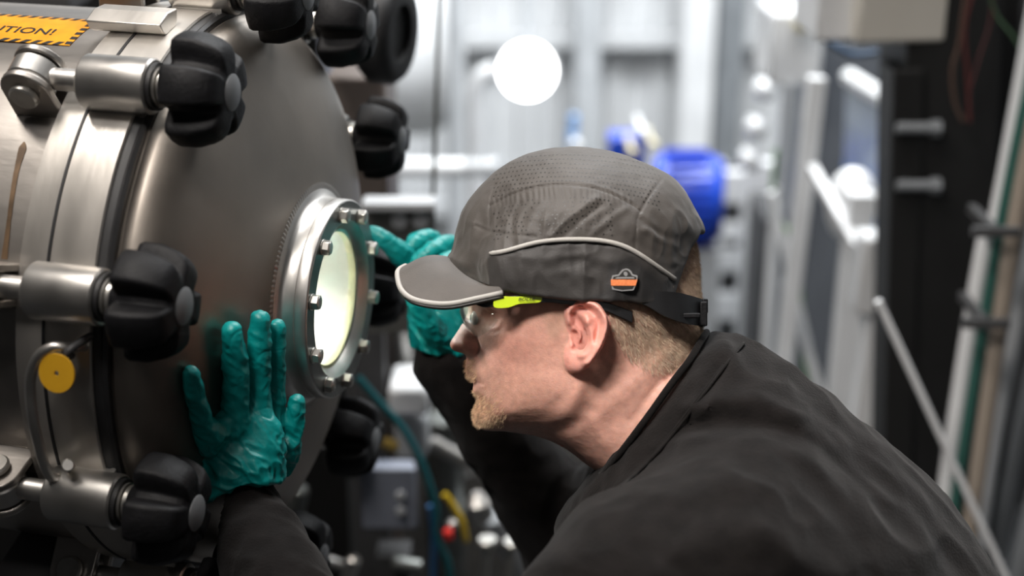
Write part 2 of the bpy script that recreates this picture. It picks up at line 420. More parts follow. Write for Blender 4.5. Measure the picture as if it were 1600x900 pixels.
b = MB(); b.lathe([(0.0970, 0.0635), (0.0970, 0.0605), (0.0930, 0.0600), (0.0900, 0.0612), (0.0900, 0.0635)], seg=96)
b.build('glass_seal', M['seal'], vessel, smooth=60)
M['liner'] = mat('white_liner', (0.82, 0.82, 0.77), 0.45, 0, 0.05, 12)
b = MB(); b.lathe([(0.0925, 0.0625), (0.055, 0.0625), (0.0545, 0.066), (0.03, 0.10), (-0.03, 0.125), (-0.12, 0.11), (-0.16, 0.06), (-0.165, 0)], seg=96)
b.build('inner_chamber', M['liner'], vessel, smooth=60)
pl_ = lamp('inspection_lamp', 'SPOT', Wd(tl2c((-0.02, 0.045, 0.075))), Wd(tl2c((0.07, 0.02, -0.065))), 3.0, 0.012, (1, 1, 0.98), spot=125)
pl2 = lamp('inspection_lamp', 'POINT', Wd(tl2c((-0.04, -0.02, 0.0))), (0, 0, 0), 0.16, 0.02, (1, 1, 0.94))
hexp = [(math.cos(PI / 3 * k), math.sin(PI / 3 * k)) for k in range(6)]
def hexbolt(rb, a):
    b = MB(); o = tl(0.1062, rb, a); u = tl(0, 1, a + 13 * (a % 7)); v = tl(0, 1, a + 13 * (a % 7) + 90)
    b.cyl(o, o + (0.0012, 0, 0), 0.0072, seg=24)
    b.prism([(p[0] * .0068, p[1] * .0068) for p in hexp], (o, u, v, (1, 0, 0)), 0.0012, 0.0070)
    b.lathe([(0.0070, 0.0054), (0.0076, 0.005), (0.0078, 0)], o, (1, 0, 0), 24)
    b.lathe([(0.0078, 0.0030), (0.0082, 0.0024), (0.0078, 0.0018)], o, (1, 0, 0), 16)
    return b.build('bolt', M['boltsteel'], vessel, smooth=25, bevel=0.0004)
for k in range(10): hexbolt(0.0790, 36 * k)
# clamps: built once at angle 0 then copied round the rim
def star(n, R, r0, npts=16):
    out = []
    for i in range(n * npts):
        t = 2 * PI * i / (n * npts); ph = abs(((t * n / (2 * PI)) + .5) % 1 - .5) * 2; q_ = min(max((ph - .50) / .36, 0), 1); c = 1 - q_ * q_ * (3 - 2 * q_)
        out.append(((r0 + (R - r0) * c) * math.cos(t), (r0 + (R - r0) * c) * math.sin(t)))
    return out
def make_clamp():
    rk = 0.271
    rod = MB(); rod.cyl((-0.070, rk, 0), (0.05, rk, 0), 0.0088, seg=24)
    rod.lathe([(-.009, .004), (-.009, .018), (-.0075, .0195), (.0075, .0195), (.009, .018), (.009, .004)], (-0.084, rk, 0), (0, 0, 1), 32, closed=True)
    o = rod.build('clamp', M['polished'], vessel, smooth=35)
    lug = MB()
    for s in (-1, 1):
        pts = [(-0.105, 0.2435)] + [(-0.084 + 0.0205 * math.cos(t), rk + 0.0205 * math.sin(t)) for t in np.linspace(PI * 1.02, -0.02 * PI, 16)] + [(-0.063, 0.2435)]
        z0, z1 = (0.0105, 0.0165) if s > 0 else (-0.0165, -0.0105)
        lug.prism(pts, ((0, 0, 0), (1, 0, 0), (0, 1, 0), (0, 0, 1)), z0, z1)
    lug.build('lug', M['steel'], o, smooth=35, bevel=0.0012)
    pin = MB(); pin.cyl((-0.084, rk, -0.021), (-0.084, rk, 0.021), 0.0085, seg=24, bev=.001); pin.cyl((-0.084, rk, -0.0235), (-0.084, rk, -0.0175), 0.0115, seg=24, bev=.0015)
    pin.cyl((-0.084, rk, 0.0175), (-0.084, rk, 0.0235), 0.0115, seg=24, bev=.0015)
    pin.build('pin', M['boltsteel'], o, smooth=35)
    br = MB(); br.lathe([(-0.039, .009), (-0.039, .0195), (-0.0375, .0212), (-.0368, .0215), (.0165, .0215), (.018, .0200), (.018, .009)], (0, rk, 0), (1, 0, 0), 40, closed=True)
    br.box((-0.014, 0.2535, 0), (0.045, 0.010, 0.030))
    br.build('barrel', M['polished'], o, smooth=35)
    ws = MB(); ws.lathe([(.0182, .009), (.0182, .0182), (.0215, .0182), (.0215, .009)], (0, rk, 0), (1, 0, 0), 32, closed=True, mi=0)
    ws.lathe([(.0220, .009), (.0220, .0155), (.0245, .0160), (.0245, .009)], (0, rk, 0), (1, 0, 0), 32, closed=True, mi=1)
    ws.lathe([(.0255, .009), (.0255, .0145), (.0285, .0145), (.0285, .009)], (0, rk, 0), (1, 0, 0), 32, closed=True, mi=1)
    ws.build('washer_stack', [M['rubber'], M['boltsteel']], o, smooth=35)
    kb = MB(); kb.lathe([(.029, 0.008), (.029, .0150), (.0305, .0158), (.036, .0175), (.0395, .0225), (.042, 0.0)], (0, rk, 0), (1, 0, 0), 32)
    outl = star(5, 0.0435, 0.0285, 28)
    lay = [(.0385, .62), (.0390, .85), (.0405, .96), (.0440, 1.0), (.0560, .995), (.0590, .985), (.0700, .90), (.0760, .82), (.0785, .76), (.0803, .66), (.0808, .50), (.0809, .40)]
    V = [np.array([x, rk + p[0] * s, p[1] * s]) for x, s in lay for p in outl]; n = len(outl)
    F = [(i * n + j, i * n + (j + 1) % n, (i + 1) * n + (j + 1) % n, (i + 1) * n + j) for i in range(len(lay) - 1) for j in range(n)]
    F += [tuple(range(n)), tuple(range((len(lay) - 1) * n, len(lay) * n))[::-1]]
    kb.add(V, F); kb.build('star_knob', M['plastic'], o, smooth=50)
    cp = MB(); cp.lathe([(.079, .0140), (.0812, .0140), (.0820, .0130), (.0824, 0)], (0, rk, 0), (1, 0, 0), 40)
    cp.build('knob_cap', M['cap_grey'], o, smooth=40)
    return o
c0 = make_clamp()
for k in range(10):
    c = c0 if k == 0 else copy_tree(c0, vessel)
    c.rotation_euler = (math.radians(36 * k), 0, 0)
    for ch in c.children:            # each knob stops at its own turn
        if ch.name.startswith('star_knob'):
            th = math.radians(36 + 7 * math.sin(k * 2.3)); ch.rotation_euler = (th, 0, 0); ch.location = (0, .271 - .271 * math.cos(th), -.271 * math.sin(th))
# guide block welded on the flange
b = MB(); o = tl(0, 0.2545, 123.5); u = np.array([1, 0, 0]); v = tl(0, 1, 213.5); w_ = tl(0, 1, 123.5)
for x0, x1 in ((-0.078, -0.012),):
    b.prism([(-.013, 0.003), (-.009, 0.0), (.009, 0.0), (.013, 0.003), (.017, .012), (.0, .0155), (-.017, .012)], (o, v, w_, u), x0, x1)
b.build('guide_block', M['band'], vessel, smooth=20, bevel=0.0012)
# bent rod handle, hook and little lever bolt
def tpath(pts, n=10, closed=False): return spline([tl(*p) for p in pts], n, closed)
b = MB(); b.tube(tpath([(-0.006, 0.252, 189), (-0.008, 0.272, 188.4), (-0.018, 0.279, 188.3), (-0.030, 0.280, 190.5), (-0.036, 0.280, 195), (-0.035, 0.280, 203), (-0.031, 0.278, 211), (-0.028, 0.25, 213)]), 0.0042, 14)
b.build('rod_handle', M['polished'], vessel, smooth=60)
b = MB(); p0 = tl(-0.031, 0.256, 213); p1 = tl(-0.016, 0.276, 208.5); b.cyl(p0, p1, 0.0035, seg=16, bev=.001); b.cyl(p1 - (p1 - p0) * .12, p1 + (p1 - p0) * .05, 0.005, seg=16, bev=.001)
b.build('lever_pin', M['boltsteel'], vessel, smooth=40)
b = MB(); b.tube(tpath([(0.000, 0.255, 187.0), (0.000, 0.270, 187.4), (-0.004, 0.278, 188.5), (-0.008, 0.275, 189.6), (-0.008, 0.268, 189.8)]), 0.0030, 10)
b.build('tag_hook', M['dgrey'], vessel, smooth=60)
# brown run mark down the shell
def shell_hit(px_, py_, r=.2449):
    for d in np.arange(.9, 1.5, .0005):
        q = np.stack([TN, TS, TZ]) @ (Kc(px_, py_, d) - TC)
        if math.hypot(q[1], q[2]) < r: return q / math.hypot(q[1], q[2]) * r * np.array([0, 1, 1]) + np.array([q[0], 0, 0])
M['rust'] = mat('brown_run_mark', (0.16, 0.10, 0.055), .5, .3, .35, 60)
P = np.array([shell_hit(x, y) for x, y in spline([(38, 222), (33, 240), (27, 262), (20, 300), (14, 345), (9, 385), (7, 405)], 5, False)])
wv = np.interp(np.arange(len(P)), [0, 3, 10, 20, len(P) - 1], [.0006, .0034, .0022, .0018, .0028])
b = MB(); V = []
for q, hw_ in zip(P, wv): V += [q - np.array([hw_, 0, 0]), q + np.array([hw_, 0, 0])]
b.add(V, [(2 * i, 2 * i + 1, 2 * i + 3, 2 * i + 2) for i in range(len(P) - 1)]); b.build('rust_streak', M['rust'], vessel, smooth=180)
# support cradle under the vessel
wi = np.linalg.inv(TR)
def w2t(p): return (np.asarray(p) - Wd(TC)) @ TR
b = MB(); cxy = Wd(TC)
for dx in (-0.18, -0.60):
    cc = Wd(TC + TN * dx)
    b.box((cc[0], cc[1], cc[2] / 2 - 0.11), (0.05, 0.40, cc[2] - 0.22))
    b.box((cc[0], cc[1], 0.012), (0.14, 0.46, 0.024))
sup = b.build('support_leg', M['dgrey'], vessel, fn=w2t, smooth=30, bevel=.003)
# round yellow tag hanging on its hook
def tw(p): return Wd(tl2c(p))
tagc = tw(tl(-0.0115, 0.283, 191.9)); R_ = orient(tw(tl(0.1, .33, 196)) - tw(tl(0, .22, 192)))
M['yellow'] = mat('yellow_tag_plastic', (0.62, 0.33, 0.015), 0.45, 0, 0.08, 30)
b = MB(); nrm = -np.array([0.25, 0.94, -0.2]); nrm /= np.linalg.norm(nrm)
b.lathe([(-.0009, 0.0019), (-.0009, .0145), (-.0004, .0148), (.0004, .0148), (.0009, .0145), (.0009, 0.0019)], tagc, nrm, 48, closed=True)
tag(b.build('round_tag', M['yellow'], smooth=30), 'round yellow plastic tag hanging on the bent rod of the vessel', 'tag')
# caution sticker: a patch lying on the shell, with its stripes and letters
stick = thing('caution_sticker', 'orange caution sticker with black letters and striped border on the vessel shell', 'sticker', Wd(tl2c(tl(-0.18, .2445, 123))))
SO = Wd(tl2c(tl(-0.18, .2445, 123)))
RS = 0.2446
def on_shell(x, deg, lift=0.0): return Wd(tl2c(tl(x, RS + lift, deg))) - SO
XL, XR, A0, A1 = -0.262, -0.096, 128.0, 115.5          # left, right, lower, upper edge
def patch(x0, x1, a0, a1, lift, nx=24, na=18, name='patch', m=None, parent=None, shear=0):
    V = [on_shell(x0 + (x1 - x0) * i / nx + shear * j / na, a0 + (a1 - a0) * j / na, lift) for i in range(nx + 1) for j in range(na + 1)]
    F = [(i * (na + 1) + j, (i + 1) * (na + 1) + j, (i + 1) * (na + 1) + j + 1, i * (na + 1) + j + 1) for i in range(nx) for j in range(na)]
    return V, F
M['sticker'] = mat('orange_vinyl', (0.80, 0.31, 0.01), 0.4, 0, 0.10, 60)
M['ink'] = mat('black_ink', (0.012, 0.010, 0.008), 0.5)
b = MB(); b.add(*patch(XL, XR, A0, A1, 0.0003)); b.build('vinyl', M['sticker'], stick, smooth=60)
b = MB()
n = 16
for i in range(n):                                      # slanted border dashes
    xa = XL + (XR - XL - 0.006) * i / n
    b.add(*patch(xa, xa + 0.0055, A0, A0 - 1.2, 0.0005, 2, 2, shear=0.004)); b.add(*patch(xa, xa + 0.0055, A1 + 1.2, A1, 0.0005, 2, 2, shear=0.004))
for i in range(6):
    aa = A0 - 0.4 - (A0 - A1) * i / 6.2
    V, F = patch(XR - 0.0055, XR, aa, aa - 1.1, 0.0005, 2, 2); b.add(V, F)
b.build('border_stripes', M['ink'], stick, smooth=60)
def text_mesh(body, size, shear=0.0, extrude=0):
    cu = bpy.data.curves.new('t', 'FONT'); cu.body = body; cu.size = size; cu.shear = shear; cu.offset = size * 0.012; cu.resolution_u = 3
    o = bpy.data.objects.new('t', cu); COL.objects.link(o)
    dg = bpy.context.evaluated_depsgraph_get(); me = bpy.data.meshes.new_from_object(o.evaluated_get(dg))
    v = np.array([q.co[:] for q in me.vertices]); f = [tuple(p.vertices) for p in me.polygons]
    bpy.data.objects.remove(o); bpy.data.curves.remove(cu); bpy.data.meshes.remove(me)
    return v, f
v, f = text_mesh('CAUTION!', 0.0158)
v[:, 0] -= v[:, 0].max(); v[:, 0] *= 1.12
V = [on_shell(-0.1205 + p[0], 124.4 - math.degrees(p[1] / RS), 0.0006) for p in v]
b = MB(); b.add(V, f); b.build('lettering', M['ink'], stick, smooth=0)
# ================================================================ the person
person = thing('person', 'person in black sweatshirt, dark cap and safety glasses bending to the lit sight glass', 'person', (0.50, 1.03, 0.0))
PO = np.array([0.50, 1.03, 0.0])
D0 = 1.20
def sag(pts, dd=D0):         # photo points to (x, z) in the sagittal plane of the head
    P = np.asarray(pts, float); return np.stack([(P[:, 0] - 800) / FPX * dd, (450 - P[:, 1]) / FPX * dd], 1)
def near(pts3):              # (px, py, half width mm) on the near side
    P = np.asarray(pts3, float); dd = D0 - P[:, 2] / 1000
    return np.stack([(P[:, 0] - 800) / FPX * dd, (450 - P[:, 1]) / FPX * dd], 1), P[:, 2] / 1000
def sagn(pts, wmm): return near([(a, b, wmm) for a, b in pts])[0]
head_out = [(731, 487), (725, 501), (715, 517), (706, 530), (703, 538), (706, 545), (714, 549.5), (724, 552.5), (728.5, 558), (727.5, 566), (726.5, 574), (728, 583), (731, 590), (736, 595),
  (740, 600), (738.5, 606), (739.5, 613), (745, 620), (747.5, 626), (744, 634), (740.5, 644), (740.5, 655), (745, 665), (755, 671.5), (770, 673.5), (789, 674), (812, 677), (836, 681), (856, 687),
  (875, 696), (894, 708), (914, 724), (940, 742), (965, 775), (1020, 815), (1100, 800), (1180, 700), (1180, 620), (1130, 560), (1096, 540), (1094, 522), (1094, 500), (1092, 460), (1088, 400), (1076, 345), (1048, 298), (1000, 268),
  (930, 247), (860, 252), (800, 282), (765, 320), (744, 360), (733, 400), (727, 440), (726.5, 465), (730, 478)]
HO = spline(sag(head_out), 6)
Wp = [(703,537,9),(712,520,8),(722,503,8.5),(731,490,10),(715,548,12),(724,541,16.5),(732,545,18.5),(737,552,17.5),(731,530,14),(738,520,16),(738,536,16.5),(745,538,20),(747,553,21),
 (745,500,21),(752,497,25),(762,497,31),(776,495,41),(792,490,52),(820,480,61),(752,516,25),(765,522,35),(782,526,46),(805,528,55.5),(840,525,62.5),(872,522,66),
 (735,468,24),(745,468,37),(765,470,49),(800,460,60),(850,450,69),(735,420,38),(760,410,56),(800,400,67),(850,380,74),(920,380,77),(1000,380,75),(1050,400,67),(1080,430,56),
 (880,500,67.5),(905,520,69),(930,500,73),(960,500,73.5),(1000,490,70),(1040,490,62),(1075,500,50),(760,548,29),(760,562,31),(782,568,42),(810,570,52),(850,570,60),(880,570,63.5),
 (733,574,13),(745,578,21),(757,588,29),(738,592,14),(750,602,22),(765,604,32),(747,613,18),(757,621,26),(790,610,44),(830,610,54.5),(870,610,61),
 (742,640,14),(750,652,20),(765,655,28),(790,650,38.5),(830,650,46),(870,650,51),(800,672,33),(850,680,40),(880,690,46),(893,600,63),(905,615,62),(920,640,56),
 (930,610,59),(955,590,60),(985,560,62),(1015,540,61),(1050,530,54),(940,680,52),(1000,640,60),(1050,590,59),(945,730,52),(1060,680,64),(1120,620,64),(1000,760,60),(1150,680,68),
 (850,300,70),(930,300,76),(1000,320,74),(780,340,58)]
_p, _v = near(Wp); WF = tps(_p, _v, 2e-6)
Rp = [(703,537,8.5),(722,510,9),(725,555,8),(730,590,11),(742,612,9),(742,650,20),(790,673,27),(840,682,36),(870,690,38),(930,730,48),(1000,250,85),(800,280,75),(735,430,28),(730,478,12),(1095,400,60),(1095,500,48),(1110,550,48),(1170,640,60)]
RF = shepard(sag([r[:2] for r in Rp]) * 10, [r[2] / 1000 for r in Rp], 3)
def field2(axx, axz, outline, wfun, rfun, bl, dW=None):
    X, Z = np.meshgrid(axx, axz, indexing='ij'); h = axx[1] - axx[0]
    D = dpoly(X, Z, outline); Db = blur2(D, bl / h); 
    k = np.clip(D / 0.006, 0, 1); D = np.where(D > 0, D * (1 - k) + Db * k, D)
    W_ = np.maximum(wfun(X, Z), 0.004)
    if dW is not None: W_ = W_ + dW(X, Z)
    r = rfun(X * 10, Z * 10)
    q = np.clip(1 - D / r, 0, None)
    return X, Z, D, W_, r, q
EAR = spline(sagn([(887,500),(886,484),(896,471),(914,466.6),(934,473),(948,491),(951,511),(945,534),(934,556),(921,575),(905,585.5),(890,580),(884.5,565),(886,550),(893,536),(893,520)], 84), 5)
def ear_up(X, Z):
    dO = dpoly(X, Z, EAR)
    def g(pts, wpx, wid=None):
        s = wpx / FPX * 1.115; return np.exp(-(dpoly(X, Z, sagn(pts, 84), False) / s) ** 2)
    x0 = (890 - 800) / FPX * 1.116; x1 = (950 - 800) / FPX * 1.116
    base = 0.0705 + 0.0165 * np.clip((X - x0) / (x1 - x0), 0, 1.1)
    e = base + 0.0015
    e = e + 0.0068 * g(spline([(888,505),(888,487),(899,475),(914,471.5),(931,477),(943.5,493),(946,512),(940,533),(930,553),(918,568)], 4, False), 5.2)
    e = e + 0.0046 * g(spline([(915,492),(918,505),(923,520),(925,537),(919,550),(910,556)], 4, False), 5.6)        # antihelix
    e = e + 0.0016 * g([(918,503),(930,493)], 6)
    e = e - 0.0120 * g(spline([(904,506),(912,516),(914,530),(909,543),(902,538),(901,524)], 4, False), 5.6)        # concha
    e = e - 0.0075 * g(spline([(899,492),(902,500),(907,509)], 4, False), 4.2)
    e = e - 0.0042 * g(spline([(905,483),(918,485),(931,494),(936,510),(932,530)], 4, False), 4.2)
    e = e - 0.0080 * g([(897,524),(898,531)], 4)
    e = e - 0.0030 * g([(898,547),(903,543)], 4)
    e = e + 0.0048 * g([(892,528),(893,540)], 5.0)                                                                    # tragus
    e = e + 0.0022 * g([(902,568),(908,565)], 12) - 0.0012 * g([(905,562)] * 2, 4)
    e = e - 0.0035 * np.exp(-np.clip(dO, 0, 1) / 0.0016)
    low = base - 0.0045 + 0.0035 * np.clip(1 - (X - x0) / (x1 - x0) * 3, 0, 1) * -1
    return dO, e, low
FOLD = [([(742,530),(746,542),(743,556)], -.0034, 3), ([(724,534),(734,536),(738,545)], .0016, 5), ([(748,560),(757,577),(762,592)], -.0010, 5), ([(739,600),(747,602),(754,604)], -.0024, 2.2), ([(734,594),(745,597),(753,601)], .0010, 3), ([(741,608),(748,608),(754,606)], .0012, 3.5),
        ([(746,623),(757,626)], -.0012, 4), ([(716,549),(722,550)], -.005, 2.6), ([(768,515),(779,511),(783,502)], .0010, 4), ([(766,521),(778,517),(784,510)], -.0007, 2.5),
        ([(940,640),(975,610),(1030,560),(1090,520)], .0025, 16), ([(985,655),(1025,600),(1075,560)], -.0016, 7), ([(1040,590),(1092,540)], -.002, 5), ([(1010,700),(1060,630),(1095,590)], .0025, 10),
        ([(800,668),(860,660),(895,628),(905,600)], .0022, 12), ([(800,690),(880,672),(925,640)], -.0015, 10), ([(920,650),(945,700),(955,740)], .0020, 10)]
def head_dW(X, Z):
    a = 0
    for pts, amp, wpx in FOLD:
        w0 = 20 if pts[0][0] < 735 else 45
        a = a + amp * np.exp(-(dpoly(X, Z, sagn(spline(pts, 4, False) if len(pts) > 2 else pts, w0), False) / (wpx / FPX * 1.15)) ** 2)
    return a
def head_base(G):
    axx = G[0][:, 0, 0]; axz = G[2][0, 0, :]
    X, Z, D, W_, r, q = field2(axx, axz, HO, WF, RF, 0.0018)
    return (np.sqrt(q[:, None, :] ** 2 + (np.abs(G[1] - D0) / W_[:, None, :]) ** 2) - 1) * (np.minimum(r, W_) * .8)[:, None, :]
def head_sdf(G, slab=True):
    axx = G[0][:, 0, 0]; axz = G[2][0, 0, :]
    X, Z, D, W_, r, q = field2(axx, axz, HO, WF, RF, 0.0018, head_dW)
    Y = np.abs(G[1] - D0); sc = np.minimum(r, W_) * .8
    F = (np.sqrt(q[:, None, :] ** 2 + (Y / W_[:, None, :]) ** 2) - 1) * sc[:, None, :]
    gx, gz = np.gradient(W_, axx[1] - axx[0]); 
    # eyeballs sit behind lids: brow and lid bulges
    dO, e, low = ear_up(X, Z)
    e = blur2(e, 0.7)
    Es = smax(smax(Y - e[:, None, :], low[:, None, :] - Y, 0.002), -dO[:, None, :], 0.0035)
    F = smin(F, Es, 0.0035)
    return F
hh = 0.0012
v, F = surfnet(head_sdf, (-0.062, D0 - 0.105, -0.205), (0.215, D0 + 0.105, 0.122), hh)
v = v.astype(float)
v = relax(v, F, 1, .5)
nm = normals(v, F)
def pxof(v): return 800 + v[:, 0] / v[:, 1] * FPX, 450 - v[:, 2] / v[:, 1] * FPX
px, py = pxof(v)
v = v + nm * (vnoise(v, .0016) * .00010 + vnoise(v, .006) * .00018)[:, None]
# skin colour as it is: pinker ear and nose, sandy where stubble and cropped hair cover it
def blob(cx, cy, sx, sy=None): return np.exp(-((px - cx) / sx) ** 2 - ((py - cy) / (sy or sx)) ** 2)
skin = np.array([0.66, 0.355, 0.275]); colr = np.repeat(skin[None], len(v), 0)
def tint(k, c):
    global colr
    k = np.clip(k, 0, 1)[:, None]; colr = colr * (1 - k) + np.array(c) * k
absy = np.abs(v[:, 1] - D0)
tint(.5 * blob(800, 545, 45, 35), (0.66, 0.30, 0.23)); tint(.6 * blob(708, 537, 16), (0.62, 0.28, 0.23)); tint(.5 * blob(735, 545, 12), (0.6, .27, .22))
earm = (dpoly(v[:, 0] , v[:, 2], EAR) > -0.002) & (absy > .0665)
tint(.75 * earm, (0.74, 0.33, 0.27)); tint(.4 * earm * blob(912, 470, 40, 14), (0.85, .35, .28))
tint(.55 * blob(747, 602, 9, 5), (0.50, 0.20, 0.17))
jaw = np.clip((py - (560 + 0.10 * (px - 740))) / 40, 0, 1) * np.clip((870 - px) / 50, 0, 1) + blob(735, 575, 14, 10)
stub = np.clip(vnoise(v, .0011) * .8 + .55, 0, 1)
tint(.26 * np.clip(jaw, 0, 1) * stub, (0.40, 0.24, 0.13))
hairm = np.clip((px - 950) / 45, 0, 1) * np.clip((1.16 * (px - 950) * 0 + 590 + (px - 960) * 0.10 - py) / 30, 0, 1) * (absy > -1)
hl = np.array([(930, 470), (950, 500), (968, 530), (985, 556), (1005, 572), (1030, 580), (1055, 570), (1080, 548), (1100, 535), (1130, 500), (1120, 200), (800, 200), (700, 300), (720, 440), (820, 462)], float)
hd = dpoly(px, py, hl); hairk = np.clip(hd / 14 + .4, 0, 1)
side = np.clip(dpoly(px, py, np.array([(835, 462), (890, 462), (884, 500), (872, 530), (858, 530), (850, 500)], float)) / 10 + .5, 0, 1) * (absy < .0705)
tint(.60 * hairk * (~earm), (0.34, 0.225, 0.15)); tint(.42 * side, (0.36, 0.24, 0.16))
M['skin'] = mat('skin', (0.6, .35, .27), 0.47, 0, 0.10, 160, 0.18, 900, sss=0.22, attr='Col', spec=.4)
body = mkmesh('body', Wd(v) - PO, F, M['skin'], person, smooth=180, attr=colr)
HV, HN, HPX, HPY, HEAR, HABS = v, nm, px, py, earm, absy
# eyes
M['eyewhite'] = mat('eye_white', (0.75, 0.7, 0.66), 0.15); M['iris'] = mat('iris', (0.10, 0.16, 0.2), 0.2)
for s in (-1, 1):
    c = Kc(755, 497, D0) * 1.0; c = np.array([c[0] , D0 + s * .0125, c[2]])
    b = MB(); b.ball(Wd(c) - PO, .0105, 24, mi=0); b.ball(Wd(c + np.array([-.0052, 0, 0])) - PO, .0060, 16, mi=1); e = b.build('eye', [M['eyewhite'], M['iris']], person, smooth=180)
# hair and beard strands
def strands(mask, n, ln, wd, dirf, name, mcol, seed):
    rs = np.random.RandomState(seed); idx = np.flatnonzero(mask); idx = idx[rs.randint(0, len(idx), n)]
    P = HV[idx] + rs.normal(0, .0006, (n, 3)); N_ = HN[idx]; P = P - N_ * .0004
    d = dirf(P, N_, HPX[idx], HPY[idx]) + rs.normal(0, .22, (n, 3)); d /= np.linalg.norm(d, axis=1)[:, None]
    L_ = ln * rs.uniform(.55, 1.2, n)[:, None]
    sd = np.cross(d, np.array([0, 1, 0]) + rs.normal(0, .5, (n, 3))); sd /= np.linalg.norm(sd, axis=1)[:, None]
    a = P - sd * wd / 2; b_ = P + sd * wd / 2; m1 = P + d * L_ * .55; c = m1 + sd * wd * .35; e = m1 - sd * wd * .35; t = P + d * L_ - N_ * L_ * .12
    V = np.stack([a, b_, c, e, t + sd * wd * .1, t - sd * wd * .1], 1).reshape(-1, 3)
    k = np.arange(n)[:, None] * 6; F_ = np.concatenate([k + np.array([[0, 1, 2, 3]]), k + np.array([[3, 2, 4, 5]])])
    return mkmesh(name, Wd(V) - PO, F_, mcol, person, smooth=180)
M['hair'] = mat('sandy_hair', (0.46, 0.34, 0.235), 0.5, 0, 0.35, 200); M['beard'] = mat('sandy_beard', (0.56, 0.38, 0.23), 0.5, 0, 0.35, 200)
hm = (hd > -6) & (~HEAR) & (HPY > 375)
strands(hm & (HPX > 925), 42000, .0048, .00019, lambda P, N_, x, y: N_ * .55 + np.array([0.35, 0, -0.75]), 'hair', M['hair'], 3)
bm = (HPX < 792) & (HPY < 667) & (HPY > 610 + np.clip(HPX - 760, 0, 200) * .25) & (HPY < 700) & (HABS < .045)
bm2 = (HPX < 745) & (HPY > 562) & (HPY < 596)
bm3 = (HPX < 900) & (HPY > 655) & (HPY < 715) & (HABS < .05)
rsb = np.random.RandomState(1).rand(len(HV))
dens = (bm & (rsb < np.clip((795 - HPX) / 50, .03, 1) * np.clip((HPY - 610) / 25, .2, 1))) | (bm2 & (rsb < .35))
strands(dens, 8000, .0030, .00018, lambda P, N_, x, y: N_ * .8 + np.array([-0.25, 0, -0.55]), 'beard', M['beard'], 5)
# ---------------------------------------------------------------- the cap
cap_top = [(701, 403), (706, 395), (711, 382), (716, 353), (725, 325), (745, 297), (776, 267), (809, 247), (850, 234.5), (890, 231), (921, 233.5), (958, 241), (998, 256), (1039, 273), (1066, 297), (1086, 327), (1098, 352), (1098.5, 372), (1092, 400)]
CO = spline(sag(cap_top + [(1100, 470), (1080, 600), (900, 640), (760, 560), (706, 440)]), 6)
cut = spline(sagn([(699, 405), (711, 421), (742, 439), (789, 455.5), (836, 463), (887, 469), (938, 470), (985, 472), (1025, 474), (1052, 467), (1063, 452), (1069, 433), (1075, 408), (1086, 386), (1105, 360)], 66), 6, False)
seams = [([(765, 396), (764, 360), (765, 318), (772, 290), (800, 256)], -.0012, 1.6), ([(765, 319), (803, 301), (843, 291), (887, 289.5), (938, 298), (982, 318), (1000, 332)], -.0012, 1.5),
         ([(765, 313), (803, 295), (843, 285.5), (887, 284), (938, 292.5), (986, 314)], .0006, 3),
         ([(1044, 271), (1020, 300), (1000, 330), (992, 350), (990, 392)], -.0012, 1.6), ([(762, 400), (760, 430), (764, 446)], -.0012, 1.6), ([(770, 397), (768, 430), (772, 447)], .0008, 3),
         ([(742, 350), (770, 362), (800, 367), (835, 371)], -.0016, 2.4), ([(733, 345), (760, 356), (790, 359)], .0010, 4),
         ([(704, 405), (716, 418), (742, 431), (765, 441)], -.0014, 2.2),
         ([(768, 396), (779, 399), (803, 394), (836, 384), (870, 380), (904, 379), (938, 380.5), (965, 386), (992, 397), (1022, 418), (1056, 444)], -.0022, 3.2),
         ([(860, 370), (885, 345), (910, 325), (930, 312)], .0018, 6), ([(880, 372), (905, 348), (935, 325)], -.0014, 4), ([(920, 372), (950, 345), (975, 328)], .0012, 6), ([(820, 372), (830, 340), (845, 318)], .0010, 6), ([(800, 360), (803, 335), (812, 318)], -.0010, 4),
         ([(780, 355), (786, 325)], .0009, 5), ([(1000, 345), (1020, 360), (1045, 372)], -.0016, 5), ([(1005, 360), (1030, 375), (1060, 385)], .0016, 6), ([(990, 380), (1030, 400), (1075, 402)], -.0012, 6),
         ([(800, 410), (850, 404), (900, 404), (950, 410)], .0012, 10), ([(880, 412), (910, 408)], -.0030, 7), ([(800, 435), (860, 428), (920, 430)], .0010, 9), ([(780, 262), (800, 290)], .0006, 8), ([(1050, 420), (1078, 405)], -.002, 5),
         ([(725, 330), (735, 370), (725, 410)], .0012, 12), ([(745, 325), (750, 370), (748, 420)], -.0008, 9)]
def cap_dW(X, Z):
    a = 0.0065
    for pts, amp, wpx in seams: a = a + 1.45 * amp * np.exp(-(dpoly(X, Z, sagn(spline(pts, 4, False) if len(pts) > 2 else pts, 68), False) / (wpx / FPX * 1.12)) ** 2)
    return a
def cap_wr(X, Z):
    return np.maximum(WF(X, Z), 0.052)
def cutside(X, Z):           # positive above the rim
    P = np.concatenate([cut, [[0.30, cut[-1, 1]], [0.30, 0.3], [-0.30, 0.3], [-0.30, cut[0, 1]]]]); return dpoly(X, Z, P)
def cap_sdf(G):
    axx = G[0][:, 0, 0]; axz = G[2][0, 0, :]
    rf = lambda x, z: 0.066 + 0 * x
    X, Z, D, W_, r, q = field2(axx, axz, CO, cap_wr, rf, 0.003, cap_dW)
    Y = np.abs(G[1] - D0)
    F = (np.sqrt(q[:, None, :] ** 2 + (Y / W_[:, None, :]) ** 2) - 1) * .06
    F = smin(F, head_base(G) - .0042, .006)
    return smax(F, -cutside(X, Z)[:, None, :], .0016)
v, F = surfnet(cap_sdf, (-0.062, D0 - 0.095, -0.02), (0.170, D0 + 0.095, 0.124), .0011)
